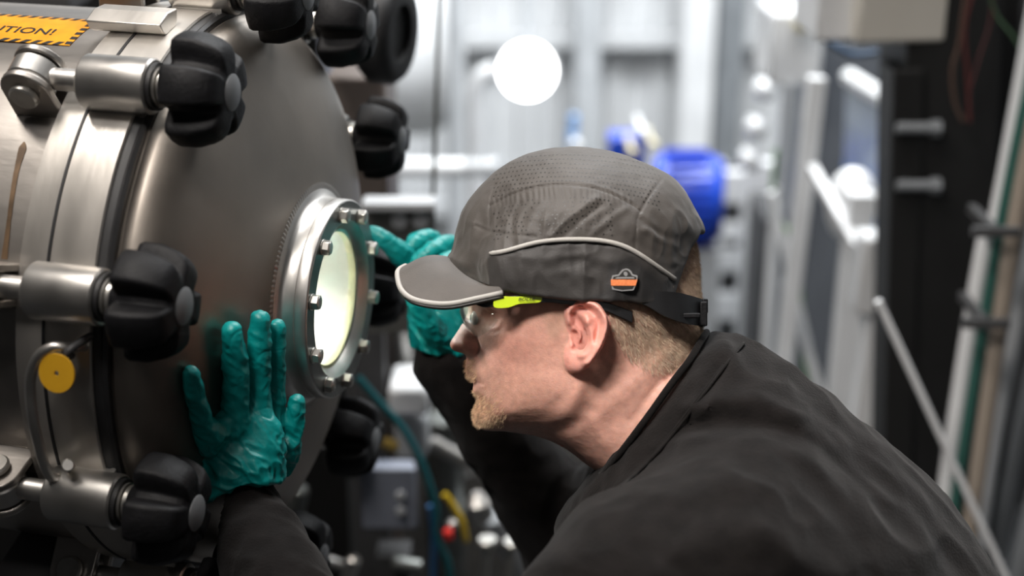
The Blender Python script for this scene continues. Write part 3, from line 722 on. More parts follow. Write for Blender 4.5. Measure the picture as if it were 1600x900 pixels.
v = relax(v.astype(float), F, 1, .5); nm = normals(v, F); cpx, cpy = pxof(v)
ruf = np.exp(-((cpy - (301 + ((cpx - 880) / 110) ** 2 * 12)) / 11) ** 2) * (cpx > 770) * (cpx < 990)
loww = np.clip((cpy - 290) / 60, 0, 1)
v = v + nm * ((crumple(v * np.array([1, 1, .6]), .022) - .3) * .0020 * loww + ruf * np.sin(v[:, 0] / .0042 * 2 * PI + vnoise(v, .02) * 5) * .00022 + vnoise(v, .007) * .0003)[:, None]
CAPV, CAPPX, CAPPY = v, cpx, cpy
mcap = mat('dark_cap_cloth', (0.052, 0.044, 0.037), 0.62, 0, 0.12, 50, 0.1, 700, sheen=0.10, attr='Col')
cc = np.repeat(np.array([[0.044, 0.0375, 0.032]]), len(v), 0)
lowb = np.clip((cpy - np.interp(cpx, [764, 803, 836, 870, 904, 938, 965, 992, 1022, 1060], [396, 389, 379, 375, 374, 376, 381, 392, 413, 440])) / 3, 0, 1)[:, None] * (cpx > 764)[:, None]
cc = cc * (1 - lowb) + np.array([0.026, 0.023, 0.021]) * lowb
emb = np.clip(dpoly(cpx, cpy, np.array([(950, 412), (985, 400), (1010, 420), (1050, 452), (1064, 440), (1070, 470), (900, 470), (945, 455)], float)) / 8 + .3, 0, 1)[:, None]
cc = cc * (1 - emb) + np.array([0.012, 0.011, 0.011]) * emb
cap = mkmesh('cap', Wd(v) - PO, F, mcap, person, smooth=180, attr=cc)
def cap_hit(x, y):           # nearest near-side cap point to a photo point
    m = (CAPV[:, 1] < D0); d = (CAPPX - x) ** 2 + (CAPPY - y) ** 2 + (~m) * 1e6; i = np.argsort(d)[:4]
    return CAPV[i, 1].min()
# punched ventilation holes, one sunk dot each, joined in one pattern mesh
rs = np.random.RandomState(9); b = MB()
for row in range(19):
    for colm in range(44):
        x = 772 + colm * 6.6 + (row % 2) * 3.3; y = 246 + row * 6.7
        yy = y + ((x - 885) / 100) ** 2 * 9 - 4
        if yy < 236 or x > 1030: continue
        arc = 290 + ((x - 885) / 115) ** 2 * 28
        if abs(yy - arc - 4) < 9 or (yy > arc and (x > 960 or yy > 383 - (x - 870) * .05 - abs(x - 880) * .10 or rs.rand() < .35)): continue
        if (x - 800) ** 2 / 200 ** 2 > 2 or x < 770 + 0 * yy: continue
        dm = cap_hit(x, yy); 
        if dm > D0 - .012: continue
        i = np.argmin((CAPPX - x) ** 2 + (CAPPY - yy) ** 2 + (CAPV[:, 1] > D0) * 1e6)
        if (CAPPX[i] - x) ** 2 + (CAPPY[i] - yy) ** 2 > 12: continue
        c = CAPV[i] + nm[i] * .00012; R_ = orient(nm[i])
        b.add([c + R_ @ np.array([math.cos(t) * .00078, math.sin(t) * .00078, 0]) for t in np.arange(6) * PI / 3], [tuple(range(6))])
h_ = b.build('vent_holes', M['ink'], cap, fn=lambda q: Wd(q) - PO, smooth=0); h_['kind'] = 'stuff'
# reflective piping on the side
M['piping'] = mat('grey_reflective_piping', (0.34, 0.325, 0.30), 0.6, 0, .05, 60)
def on_cap(pts, lift=.0012, n=8, fn=None):
    out = []
    for x, y in spline(pts, n, False):
        d = cap_hit(x, y) - lift; out.append(Kc(x, y, d))
    P = np.array(out); k = 5; Q = np.pad(P, ((k, k), (0, 0)), mode='edge')
    return np.array([Q[i:i + 2 * k + 1].mean(0) for i in range(len(P))]) if len(P) > 12 else P
pip = on_cap([(764, 396), (779, 395), (803, 389), (836, 379), (870, 375), (904, 374), (938, 375.6), (965, 381), (992, 392.5), (1022, 413), (1060, 440)], .0010)
b = MB(); b.tube(pip, np.where(np.arange(len(pip)) < 3, .0015, .0020), 10); b.build('piping', M['piping'], cap, fn=lambda q: Wd(q) - PO, smooth=180)
# badge: grey outline, dark field, orange bar, small pale figure
def badge(poly, lift, name, m, th=.0004):
    P = np.array(poly, float); dd = cap_hit(*P.mean(0)) - lift; 
    V = [Kc(x, y, dd - 0.0) for x, y in P] + [Kc(x, y, dd + th * 2) for x, y in P]; n = len(P)
    f = [tuple(range(n)), tuple(range(n, 2 * n))[::-1]] + [(i, (i + 1) % n, n + (i + 1) % n, n + i) for i in range(n)]
    return V, f
M['badge_grey'] = mat('grey_thread', (0.22, 0.22, 0.22), .7); M['badge_orange'] = mat('orange_thread', (0.72, 0.20, 0.06), .7, 0, .15, 500)
def z8(pts): return [(900 + x / 6.667, 380 + y / 6.667) for x, y in pts]
outer = z8([(378, 335), (440, 325), (462, 295), (485, 272), (520, 263), (552, 270), (575, 292), (592, 322), (642, 338), (640, 395), (622, 440), (600, 490), (480, 500), (378, 482), (362, 420), (366, 380)])
inner = z8([(392, 350), (450, 340), (475, 308), (495, 287), (520, 279), (545, 286), (563, 308), (582, 338), (628, 352), (626, 395), (608, 436), (590, 474), (480, 486), (392, 468), (376, 420), (380, 380)])
band = z8([(362, 378), (640, 380), (622, 442), (366, 442)]); head_ = z8([(498, 300), (520, 296), (536, 308), (538, 330), (524, 345), (508, 340), (496, 322)]); bar = z8([(412, 362), (432, 352), (600, 352), (612, 368), (410, 370)])
bars = [z8([(398, 398), (600, 404), (598, 410), (398, 404)]), z8([(398, 418), (600, 424), (598, 428), (398, 424)])]
b = MB()
base = cap_hit(975, 432)
for poly, lift, mi in ((outer, .0022, 0), (inner, .0025, 1), (bar, .0028, 0), (band, .0029, 2), (head_, .0028, 0)):
    V, f = badge(poly, lift, '', None); V = [q * ((base - lift) / q[1]) if i < len(poly) else q * ((base + .004) / q[1]) for i, q in enumerate(V)]; b.add(V, f, mi)
b.build('badge', [M['badge_grey'], M['ink'], M['badge_orange']], cap, fn=lambda q: Wd(q) - PO, smooth=0)
# brim
jn = [(0.0, 702, 401), (.035, 706, 410), (.060, 728, 430), (.069, 760, 446), (.073, 790, 457)]
ed = [(0.0, 634, 414), (.026, 624, 420), (.045, 621.5, 430), (.058, 627, 450), (.066, 643, 464.5), (.071, 672, 472), (.075, 705, 473), (.077, 745, 465), (.0765, 786, 456)]
def line3(L_, n):
    P = np.array([[(x - 800) / FPX * (D0 - y), D0 - y, (450 - yy) / FPX * (D0 - y)] for y, x, yy in L_])
    P = spline(P, 12, False); s = np.r_[0, np.cumsum(np.linalg.norm(np.diff(P, axis=0), axis=1))]; t = np.linspace(0, s[-1], n)
    return np.stack([np.interp(t, s, P[:, k]) for k in range(3)], 1)
n = 40; J = line3(jn, n); E_ = line3(ed, n)
def mir(P): Q = P.copy(); Q[:, 1] = 2 * D0 - Q[:, 1]; return Q
Jf = np.concatenate([mir(J)[::-1], J[1:]]); Ef = np.concatenate([mir(E_)[::-1], E_[1:]]); nn = len(Jf); mrow = 14
V = []
for k in range(mrow + 1):
    t = k / mrow; row = Jf * (1 - t) + Ef * t; row = row + np.array([0, 0, 1.0]) * (math.sin(PI * t) * .0045); V.append(row)
top = np.concatenate(V); botm = top - np.array([0, 0, .0032]); NV = len(top)
F_ = [(k * nn + j, k * nn + j + 1, (k + 1) * nn + j + 1, (k + 1) * nn + j) for k in range(mrow) for j in range(nn - 1)]
F_ += [tuple(NV + i for i in q[::-1]) for q in F_[:]] + [(mrow * nn + j, mrow * nn + j + 1, NV + mrow * nn + j + 1, NV + mrow * nn + j) for j in range(nn - 1)]
b = MB(); b.add(np.concatenate([top, botm]), F_)
br = b.build('brim', mat('brim_cloth', (0.053, 0.044, 0.037), 0.6, 0, .1, 50, .1, 700, sheen=.1), cap, fn=lambda q: Wd(q) - PO, smooth=50)
b = MB(); b.tube(Ef + np.array([-.0003, 0, -.0008]), .0022, 10); b.build('brim_piping', M['piping'], cap, fn=lambda q: Wd(q) - PO, smooth=180)
b = MB(); b.tube(Ef + np.array([.0004, 0, -.0038]), .0016, 8); b.build('brim_binding', M['ink'], cap, fn=lambda q: Wd(q) - PO, smooth=180)
# rear strap and buckle
def ribbon(P, Wv, th, mb, mi=0):
    """flat strap along P (camera axes); Wv: half-width vectors; th: thickness along outward y/x normal"""
    P = np.asarray(P); Wv = np.asarray(Wv); T = np.gradient(P, axis=0); N_ = np.cross(T, Wv); N_ /= np.linalg.norm(N_, axis=1)[:, None]
    Q = np.stack([P - Wv + N_ * th, P + Wv + N_ * th, P + Wv - N_ * th, P - Wv - N_ * th], 1).reshape(-1, 3); n = len(P)
    f = [(i * 4 + j, i * 4 + (j + 1) % 4, (i + 1) * 4 + (j + 1) % 4, (i + 1) * 4 + j) for i in range(n - 1) for j in range(4)] + [(3, 2, 1, 0), tuple((n - 1) * 4 + j for j in range(4))]
    mb.add(Q, f, mi)
hs = []                                              # strap path: near side, round the back, to the far side
for x, y, w_, hw in [(985, 462, .0800, .004), (1010, 466, .078, .006), (1035, 474, .073, .0095), (1060, 480, .065, .0115), (1080, 485, .052, .0115), (1094, 488, .034, .011), (1097, 490, .015, .011), (1099, 490, 0, .011)]:
    hs.append((*Kc(x, y, D0 - w_), hw))
hs = np.array(hs); q = hs[::-1][1:].copy(); q[:, 1] = 2 * D0 - q[:, 1]; hs = spline(np.concatenate([hs, q]), 5, False)
b = MB(); ribbon(hs[:, :3], np.stack([0 * hs[:, 3], 0 * hs[:, 3], hs[:, 3]], 1), .0013, b)
b.build('strap', M['rubber'], cap, fn=lambda q: Wd(q) - PO, smooth=30)
b = MB(); R_ = np.eye(3)
b.box(Kc(1096, 490, D0 - .028), (.006, .030, .020)); b.box(Kc(1099, 476, D0 - .026), (.003, .006, .010)); b.box(Kc(1074, 493, D0 - .058), (.020, .010, .004)); b.box(Kc(1101, 478, D0 - .012), (.004, .014, .012))
b.build('buckle', M['plastic'], cap, fn=lambda q: Wd(q) - PO, smooth=30, bevel=.001)
# ---------------------------------------------------------------- safety glasses
gl = MB()
def fn(q): return Wd(q) - PO
M['frame'] = mat('black_frame_plastic', (0.010, 0.010, 0.011), .35); M['lime'] = mat('lime_plastic', (0.60, 0.78, 0.02), .35, 0, .03, 30)
M['lens'] = clearmat('clear_lens', (0.93, 0.94, 0.93), 0.04, 1.6, 1.6)
arm = [(.070, 744, 466), (.072, 760, 472), (.0735, 790, 470), (.0755, 845, 466.5), (.0765, 885, 470), (.0772, 915, 474), (.0775, 945, 479), (.0765, 967, 487), (.0750, 988, 496)]
for s in (-1, 1):
    A = np.array([[(x - 800) / FPX * (D0 - y), D0 - y, (450 - yy) / FPX * (D0 - y)] for y, x, yy in arm]); A = spline(A, 6, False)
    hw = np.interp(np.arange(len(A)), [0, 8, 20, 30, 40, 48], [.0052, .0040, .0030, .0028, .0040, .0046])
    if s > 0: A[:, 1] = 2 * D0 - A[:, 1]
    fr = MB(); ribbon(A, np.stack([0 * hw, 0 * hw, hw], 1), .0014, fr)
    if s < 0: glasses = fr.build('safety_glasses', M['frame'], person, fn=fn, smooth=30, bevel=.0006)
    else: fr.build('temple_arm', M['frame'], glasses, fn=fn, smooth=30)
    sl = spline([(771, 478), (773, 467), (785, 463.5), (810, 463.5), (845, 461.5), (847, 465), (843, 472.5), (812, 475), (795, 480.5), (777, 481.5)], 4)
    dn = D0 - .0770; V = [np.array([(x - 800) / FPX * dn, D0 + s * (.0770 - (800 - x) * .00006 * 0), (450 - y) / FPX * dn]) for x, y in sl]; V2 = [q - np.array([0, s * .003, 0]) for q in V]; n = len(V)
    lm = MB(); lm.add(V + V2, [tuple(range(n)), tuple(range(n, 2 * n))[::-1]] + [(i, (i + 1) % n, n + (i + 1) % n, n + i) for i in range(n)])
    lm.build('lime_sleeve', M['lime'], glasses, fn=fn, smooth=30, bevel=.0005)
    # lens
    bot = [(.006, 722, 502), (.018, 724, 506), (.032, 733, 519), (.044, 744, 526), (.054, 756, 521), (.062, 769, 511), (.066, 777, 500)]
    tp = [(.004, 722, 462), (.018, 721, 462), (.034, 724, 462), (.046, 730, 462), (.056, 740, 464), (.063, 755, 474), (.067, 774, 488)]
    B_ = line3(bot, 28); T_ = line3(tp, 28)
    if s > 0: B_ = mir(B_); T_ = mir(T_)
    nr = 10; rows = []
    for k in range(nr + 1):
        t = k / nr; row = B_ * (1 - t) + T_ * t; bul = math.sin(PI * t) * .0022; row = row + np.array([-bul, s * bul, 0]); rows.append(row)
    top = np.concatenate(rows); inn = top + np.array([.0010, -s * .0010, 0]); NV = len(top)
    f = [(k * 28 + j, k * 28 + j + 1, (k + 1) * 28 + j + 1, (k + 1) * 28 + j) for k in range(nr) for j in range(27)]
    f = f + [tuple(NV + i for i in q[::-1]) for q in f]
    rim = [j for j in range(28)] + [k * 28 + 27 for k in range(1, nr + 1)] + [nr * 28 + j for j in range(26, -1, -1)] + [k * 28 for k in range(nr - 1, 0, -1)]
    f += [(rim[i], rim[(i + 1) % len(rim)], NV + rim[(i + 1) % len(rim)], NV + rim[i]) for i in range(len(rim))]
    lb = MB(); lb.add(np.concatenate([top, inn]), f); lb.build('lens', M['lens'], glasses, fn=fn, smooth=60)
v, f = text_mesh('BOLLE', .0042, shear=.25)
v[:, 0] -= v[:, 0].mean(); v[:, 1] -= v[:, 1].mean()
c = Kc(820, 467.5, D0 - .0785); b = MB(); b.add([c + np.array([p[0] * 1.1, -.00025 - 0.0000, p[1] * .8 + p[0] * .01]) for p in v], f); b.build('temple_lettering', M['ink'], glasses, fn=fn, smooth=0)
# ---------------------------------------------------------------- gloved hands
M['glove'] = mat('teal_nitrile', (0.0, 0.235, 0.225), 0.40, 0, 0.10, 60, 0.12, 500, sss=0, spec=.45)
AX = np.stack([TN, TS, TZ])
def tank_inside(p):
    q = AX @ (p - TC); x = q[0]; r = math.hypot(q[1], q[2])
    return (x < 0.0115 and r < .2555 and x > -.7) or (x > 0 and r < DR and x < dish(r)) or (r < .1 and x < .1065)
def tank_depth(px_, py_):
    for d in np.arange(.9, 1.55, .001):
        if tank_inside(Kc(px_, py_, d)): return d
    return 1.5
smp = [(x, y) for x in (290, 320, 350, 380) for y in (540, 600, 660, 720)]
A_ = np.array([[1, x, y] for x, y in smp]); dd_ = np.array([tank_depth(x, y) for x, y in smp])
pc = np.linalg.lstsq(A_, dd_, rcond=None)[0]
def hd_(x, y): return pc[0] + pc[1] * min(x, 400) + pc[2] * y
def H(x, y, rpx, off=0.0):   # point of the hand: one radius in front of the tank
    d = hd_(x, y); r = rpx / FPX * d; return Kc(x, y, d - r * 1.15 - off), r
def chain(G, pts, off=0, k=.004):
    f = None; pts = spline(pts, 3, False)
    for (x0, y0, r0), (x1, y1, r1) in zip(pts[:-1], pts[1:]):
        a, ra = H(x0, y0, r0, off); b_, rb_ = H(x1, y1, r1, off); c = capsule(G, a, b_, ra, rb_); f = c if f is None else smin(f, c, .0004)
    return f
def lhand(G):
    pinky = chain(G, [(300, 584, 13), (304, 615, 15.5), (314, 650, 17), (330, 695, 20)], .004)
    ring = chain(G, [(363, 518, 16), (367, 560, 19.5), (368, 610, 20), (366, 665, 21)], .012)
    mid = chain(G, [(406, 500, 15), (405, 535, 18.5), (404, 590, 19), (403, 665, 20)], .014)
    idx = chain(G, [(433, 510, 12), (433, 545, 14), (431, 600, 15), (426, 670, 18)], -.002)
    thumb = chain(G, [(464, 628, 12), (460, 655, 15.5), (450, 700, 18), (430, 735, 21)], -.004)
    f = smin(smin(pinky, ring, .0022), smin(mid, idx, .0010), .0016)
    X, Y, Z = G
    c, _ = H(378, 690, 10); palm = ellips(G, H(366, 692, 30)[0], (.041, .017, .036)); palm2 = ellips(G, H(368, 728, 30)[0], (.038, .019, .036))
    k1 = chain(G, [(332, 674, 20), (370, 662, 21), (402, 662, 21), (424, 668, 18)], .006)
    f = smin(smin(f, smin(palm, palm2, .01), .008), k1, .006)
    f = smin(f, thumb, .004)
    a, ra = H(380, 735, 52); b_, rb_ = H(378, 800, 64)
    f = smin(f, np.maximum(capsule(G, a, b_, .031, .037), 0 * X), .010)
    cutz = (Z - (Kc(378, 771, 1.1)[2] + (X - Kc(378, 771, 1.1)[0]) * .10 + 6 * (X - Kc(385, 771, 1.1)[0]) ** 2 * -1))
    return smax(f, -cutz, .001)
def mk_glove(fnc, lo, hi, name, label, cuffz, seedoff):
    v, F = surfnet(fnc, lo, hi, .0010); v = relax(v.astype(float), F, 2, .5); n_ = normals(v, F)
    P = v + seedoff
    k = np.clip((cuffz - v[:, 2]) / .03, 0, 1)
    v = v + n_ * ((crumple(P * np.array([.9, .9, 1.0]) + P[:, ::-1] * .45, .016) - .35) * (.0015 + .0026 * k) + (crumple(P * np.array([.9, .9, 1.0]), .010) - .3) * .0004 + np.where(True, -np.clip(.06 - np.abs(vnoise(P * np.array([1, 1, 1.8]), .026)), 0, 1) * .010, 0))[:, None]
    v = relax(v, F, 1, .3)
    o = mkmesh(name, Wd(v) - PO, F, M['glove'], person, smooth=180); o['label'] = label
    return v
c = H(378, 650, 0)[0]
LH = mk_glove(lhand, (c[0] - .065, c[1] - .095, c[2] - .10), (c[0] + .06, c[1] + .05, c[2] + .095), 'glove', 'teal rubber glove spread on the vessel door', Kc(0, 655, 1.15)[2], 0.0)
DRH = 1.40
def Q(x, y, r, dz=0): return Kc(x, y, DRH + dz), r / FPX * (DRH + dz)
def ch2(G, pts, k=.004):
    f = None; pts = spline([(*p, 0) if len(p) < 4 else p for p in pts], 3, False)
    for p, q in zip(pts[:-1], pts[1:]):
        a, ra = Q(*p); b_, rb_ = Q(*q); c = capsule(G, a, b_, ra, rb_); f = c if f is None else smin(f, c, .0004)
    return f
def rhand(G):
    idx = ch2(G, [(580, 360, 8.5, -.03), (600, 374, 13.5, -.03), (625, 396, 18, -.02), (652, 425, 21, 0)], .006)
    c1 = ch2(G, [(640, 392, 13, -.01), (655, 376, 16, -.005), (675, 376, 16, .01), (690, 400, 16, .02), (680, 425, 17, .02)], .002)
    c2 = ch2(G, [(655, 408, 14, -.04), (678, 391, 16, -.035), (702, 383, 16, -.02), (722, 400, 16, 0), (712, 430, 18, .01)], .002)
    c3 = ch2(G, [(668, 432, 14, -.05), (695, 410, 15, -.05), (728, 408, 15, -.03), (738, 440, 16, -.01)], .002)
    th = ch2(G, [(650, 470, 15, -.06), (668, 500, 17, -.05), (690, 530, 22, -.02)], .006)
    palm = ellips(G, Q(690, 455, 1)[0], (.036, .026, .045)); p2 = ellips(G, Q(690, 510, 1)[0], (.032, .026, .036))
    wr = capsule(G, Q(692, 500, 1, 0)[0], Q(695, 575, 1, 0)[0], .026, .028)
    f = smin(smin(smin(idx, c1, .0015), c2, .0012), c3, .0015); f = smin(f, smin(palm, smin(p2, wr, .01), .01), .006); f = smin(f, th, .008)
    X, Y, Z = G; cz = Kc(692, 553, DRH); return smax(f, -(Z - cz[2] + (X - cz[0]) * .12 - 5 * (X - cz[0]) ** 2), .001)
c = Q(665, 455, 1)[0]
RH = mk_glove(rhand, (c[0] - .065, c[1] - .085, c[2] - .08), (c[0] + .065, c[1] + .06, c[2] + .075), 'glove', 'teal rubber glove pointing a finger at the sight glass', Kc(0, 470, 1.4)[2], .31)
# ---------------------------------------------------------------- sweatshirt
SO_ = [(1112, 514), (1135, 518), (1165, 531), (1208, 552), (1250, 580), (1292, 608), (1330, 640), (1365, 668), (1400, 700), (1435, 733), (1470, 772), (1502, 810), (1532, 852), (1558, 898), (1610, 980), (1680, 1100), (1700, 1250), (1620, 1380), (1450, 1380),
       (1250, 1200), (1100, 1060), (1000, 970), (920, 910), (872, 860), (866, 812), (898, 772), (933, 734), (958, 690), (988, 650), (1017, 614), (1045, 580), (1078, 545)]
SOc = spline(sag(SO_), 4)
Sw = [(1105,530,60),(1080,570,70),(1050,610,75),(1010,665,77),(965,730,75),(930,765,70),(1150,560,74),(1130,610,92),(1090,660,98),(1040,720,102),(985,790,102),(930,850,95),(1200,640,112),(1150,700,132),(1100,760,145),(1040,830,150),(960,890,150),
      (1300,720,140),(1250,800,185),(1180,880,200),(1400,800,150),(1350,900,195),(1500,900,150),(1400,1050,190),(1300,1000,200),(1550,1100,160),(1500,1300,165),(1100,1000,160)]
_p, _v = near(Sw); SWF = tps(_p, _v, 2e-5)
sfold = [([(1085, 645), (1130, 628), (1200, 628), (1270, 650), (1330, 700)], .006, 14), ([(1090, 668), (1160, 662), (1240, 678), (1310, 730), (1370, 790)], -.006, 12), ([(1080, 700), (1150, 690), (1230, 705), (1300, 752)], .005, 14),
         ([(1165, 533), (1140, 560), (1110, 600), (1070, 650), (1030, 700), (985, 740)], -.0022, 4), ([(1172, 538), (1148, 565), (1118, 606), (1078, 656)], .002, 5),
         ([(1000, 770), (1060, 740), (1120, 730)], .006, 16), ([(1010, 800), (1080, 770), (1150, 770)], -.006, 14), ([(940, 790), (990, 815), (1050, 850), (1120, 900)], -.005, 8), ([(930, 800), (985, 830), (1040, 862)], .003, 8),
         ([(1250, 600), (1330, 660), (1400, 720), (1470, 800)], .004, 12), ([(1280, 660), (1360, 730), (1430, 800), (1490, 880)], -.004, 14), ([(1120, 800), (1200, 820), (1300, 900)], .005, 22), ([(870, 830), (930, 800), (960, 790)], .003, 12)]
def s_dW(X, Z):
    a = 0
    for pts, amp, wpx in sfold: a = a + 1.4 * amp * np.exp(-(dpoly(X, Z, sagn(spline(pts, 4, False), 76 if wpx <= 5 else 120), False) / (wpx / FPX * 1.08)) ** 2)
    return a
def KP(p): return Kc(p[0], p[1], p[2])
def shirt(G):
    axx = G[0][:, 0, 0]; axz = G[2][0, 0, :]
    rf = shepard(sag([(1100, 540), (1050, 600), (1000, 665), (940, 742), (1165, 535), (1330, 640), (1530, 850), (1250, 1100), (900, 860)]) * 10, [.014, .010, .010, .012, .045, .11, .13, .12, .07], 3)
    X, Z, D, W_, r, q = field2(axx, axz, SOc, SWF, rf, .004, s_dW)
    Y = np.abs(G[1] - D0)
    F = (np.sqrt(q[:, None, :] ** 2 + (Y / W_[:, None, :]) ** 2) - 1) * np.minimum(np.maximum(r, .03), W_)[:, None, :]
    S_ = KP((1100, 915, 1.04)); El = KP((615, 1260, .95)); Wr = KP((376, 800, hd_(376, 800) - .035))
    S0 = KP((1000, 915, 1.03))
    up = smin(capsule(G, S_, S0, .074, .066), capsule(G, S0, El, .064, .050), .03)
    fo = capsule(G, El, Wr, .052, .0335)
    F = smin(F, up, .05); F = smin(F, fo, .02)
    S2 = KP((1060, 740, 1.38)); E2 = KP((900, 850, 1.49)); W2 = KP((697, 566, 1.405))
    F = smin(F, capsule(G, S2, E2, .075, .052), .04); F = smin(F, capsule(G, E2, W2, .052, .0305), .015)
    W3_ = W2 + (E2 - W2) * .02
    # neck opening
    return F
v, F = surfnet(shirt, (-.235, .86, -.50), (.51, 1.60, -.022), .0036)
v = relax(v.astype(float), F, 2, .5); n_ = normals(v, F)
arm_m = np.clip((.02 - v[:, 0]) / .06, 0, 1)
v = v + n_ * ((crumple(v * np.array([1, 1, 1]), .075) - .3) * .0060 + (crumple(v + 3, .035) - .3) * .0022 * (0.4 + arm_m) + vnoise(v, .02) * .0008)[:, None]
sw = mkmesh('sweatshirt', Wd(v) - PO, F, M['cloth'], person, smooth=180)
# stitched seam below the collar band
spx, spy = pxof(v); nearm = v[:, 1] < D0 - .0
sp_ = []
for x, y in spline([(1164, 534), (1142, 560), (1110, 602), (1072, 652), (1032, 702), (996, 738), (966, 764)], 8, False):
    i = np.argsort((spx - x) ** 2 + (spy - y) ** 2 + (~nearm) * 1e7)[:5]; sp_.append(Kc(x, y, v[i, 1].min() + .0004))
sp_ = np.array(sp_); q_ = np.pad(sp_, ((4, 4), (0, 0)), mode='edge'); sp_ = np.array([q_[i:i + 9].mean(0) for i in range(len(sp_))])
b = MB(); b.tube(sp_, .0014, 8); b.tube(sp_ + np.array([-.0042, 0, -.0030]), .0011, 8); b.build('collar_seam', M['cloth'], sw, fn=fn, smooth=180)
# rib collar edge and the arm's cuffs
col_l = [(0, 1104, 519), (.035, 1096, 532), (.058, 1078, 562), (.070, 1048, 601), (.072, 1013, 650), (.066, 973, 703), (.045, 948, 733), (.02, 938, 742), (0, 935, 745)]
L3 = line3(col_l, 60); Lc = np.concatenate([L3, mir(L3)[::-1][1:-1]]); Lc = np.concatenate([Lc, Lc[:1]])
b = MB(); b.tube(Lc, .0030, 10, cap=False); b.build('collar', M['cloth'], sw, fn=fn, smooth=180)
# trousers and boots, below the frame of the photograph
def legs(G):
    f = None
    hip = [Cm(np.array([0.49, .91, .84])), Cm(np.array([0.49, 1.15, .84]))]
    for s, h in zip((-1, 1), hip):
        kn = Cm(np.array([0.42, 1.03 + s * .15, .48])); an = Cm(np.array([0.52, 1.03 + s * .15, .09]))
        g = smin(capsule(G, h, kn, .098, .068), capsule(G, kn, an, .066, .052), .03); f = g if f is None else smin(f, g, .05)
    X, Y, Z = G
    w_ = capsule(G, Cm(np.array([.48, .97, .90])), Cm(np.array([.48, 1.09, .90])), .14, .14)
    return smin(f, w_, .05)
v, F = surfnet(legs, (.20, .85, -1.50), (.80, 2.0, -.20), .011)
mkmesh('trousers', Wd(relax(v.astype(float), F, 1)) - PO, F, M['trouser'], person, smooth=180)
# lower torso of the sweatshirt down to the waist
def lowt(G):
    a = KP((1310, 1060, 1.2)); h = Cm(np.array([.46, 1.03, .93]))
    f = None
    for s in (-1, 1):
        g = capsule(G, a + np.array([0, s * .06, 0]), h + np.array([0, s * .05, 0]), .12, .13); f = g if f is None else smin(f, g, .08)
    return f
v, F = surfnet(lowt, (.05, .80, -.78), (.75, 1.66, -.10), .009)
v, F = v.astype(float), F
mkmesh('sweatshirt_hem', Wd(relax(v, F, 1)) - PO, F, M['cloth'], sw, smooth=180)
for s in (-1, 1):
    b = MB(); y = 1.03 + s * .15
    out = spline([(.60, y - .035), (.60, y + .035), (.52, y + .045), (.40, y + .05), (.325, y + .02), (.325, y - .02), (.40, y - .05), (.52, y - .045)], 4)
    for z0, z1, s0, s1 in ((0.0, .03, 1, 1), (.03, .07, .97, .8)):
        cx = np.array([.48, y]); V = [(*(cx + (p - cx) * s0), z0) for p in out] + [(*(cx + (p - cx) * s1), z1) for p in out]; m = len(out)
        b.add(V, [tuple(range(m))[::-1], tuple(range(m, 2 * m))] + [(i, (i + 1) % m, m + (i + 1) % m, m + i) for i in range(m)])
    b.cyl((.54, y, .04), (.54, y, .17), .052, .055, 24, .01)
    b.build('boot', M['rubber'], person, off=PO, smooth=40, bevel=.006)
# ================================================================ the hall behind
def st(o, kind='structure'): o['kind'] = kind; return o
# platform the person stands on, hall floor below it, walls
M['floor'] = mat('concrete_floor', (0.30, 0.30, 0.29), 0.7, 0, .1, 3); M['plat'] = mat('platform_plate', (0.03, 0.031, 0.033), .6, .3, .2, 10, .2, 60)
b = MB(); b.box((0.2, 1.35, -0.04), (4.4, 5.1, 0.08)); st(b.build('floor', M['plat'], smooth=0))
HF = -2.9
b = MB(); b.box((1.0, 5.5, HF - .05), (12, 9, .1)); st(b.build('trim_1', M['floor'], smooth=0))
M['cladding'] = mat('white_cladding', (0.66, 0.67, 0.68), 0.5, 0, .04, 1.5)
YW = 8.2
prof = []; x = -4.5
while x < 6.5: prof += [(x, 0), (x + .10, 0), (x + .125, .04), (x + .205, .04), (x + .23, 0)]; x += .26
n = len(prof)
V = [(a, YW + .04 - b_, HF) for a, b_ in prof] + [(a, YW + .04 - b_, 4.6) for a, b_ in prof] + [(a, YW + .12, HF) for a, b_ in prof] + [(a, YW + .12, 4.6) for a, b_ in prof]
f = [(i, i + 1, n + i + 1, n + i) for i in range(n - 1)] + [(2 * n + i, 3 * n + i, 3 * n + i + 1, 2 * n + i + 1) for i in range(n - 1)] + [(n + i, n + i + 1, 3 * n + i + 1, 3 * n + i) for i in range(n - 1)]
b = MB(); b.add(V, f); st(b.build('wall_back', M['cladding'], smooth=0))
b = MB(); b.box((-4.55, 3.6, .85), (.1, 9.6, 7.5)); st(b.build('wall_left', M['dgrey'], smooth=0))
b = MB(); b.box((6.55, 3.6, .85), (.1, 9.6, 7.5)); st(b.build('wall_right', M['lgrey'], smooth=0))
b = MB(); b.box((1.0, -1.15, .85), (11.2, .1, 7.5)); st(b.build('wall_front', M['black'], smooth=0))
b = MB(); b.box((1.0, 3.6, 4.65), (11.2, 9.6, .1)); st(b.build('ceiling', M['mgrey'], smooth=0))
def zline(px_, py_, Y): return KY(px_, py_, Y)
def post(name, p_top, p_bot, Y, wpx, m, depth=None, parent=None, build=True, mb=None, round_=False, Y2=None):
    """straight member between two photo points on the plane y = Y; wpx wide in the photo"""
    a = KY(*p_top, Y); b_ = KY(*p_bot, Y2 if Y2 else Y); wd = wpx / FPX * Cm((a + b_) / 2)[1]; dp = depth if depth else wd
    mb_ = mb or MB()
    if round_: mb_.cyl(a, b_, wd / 2, seg=20)
    else:
        d = b_ - a; L_ = np.linalg.norm(d); R_ = orient(d, (1, 0, 0)); mb_.box((a + b_) / 2, (wd, dp, L_), R_)
    return mb_.build(name, m, parent, smooth=30) if build else mb_
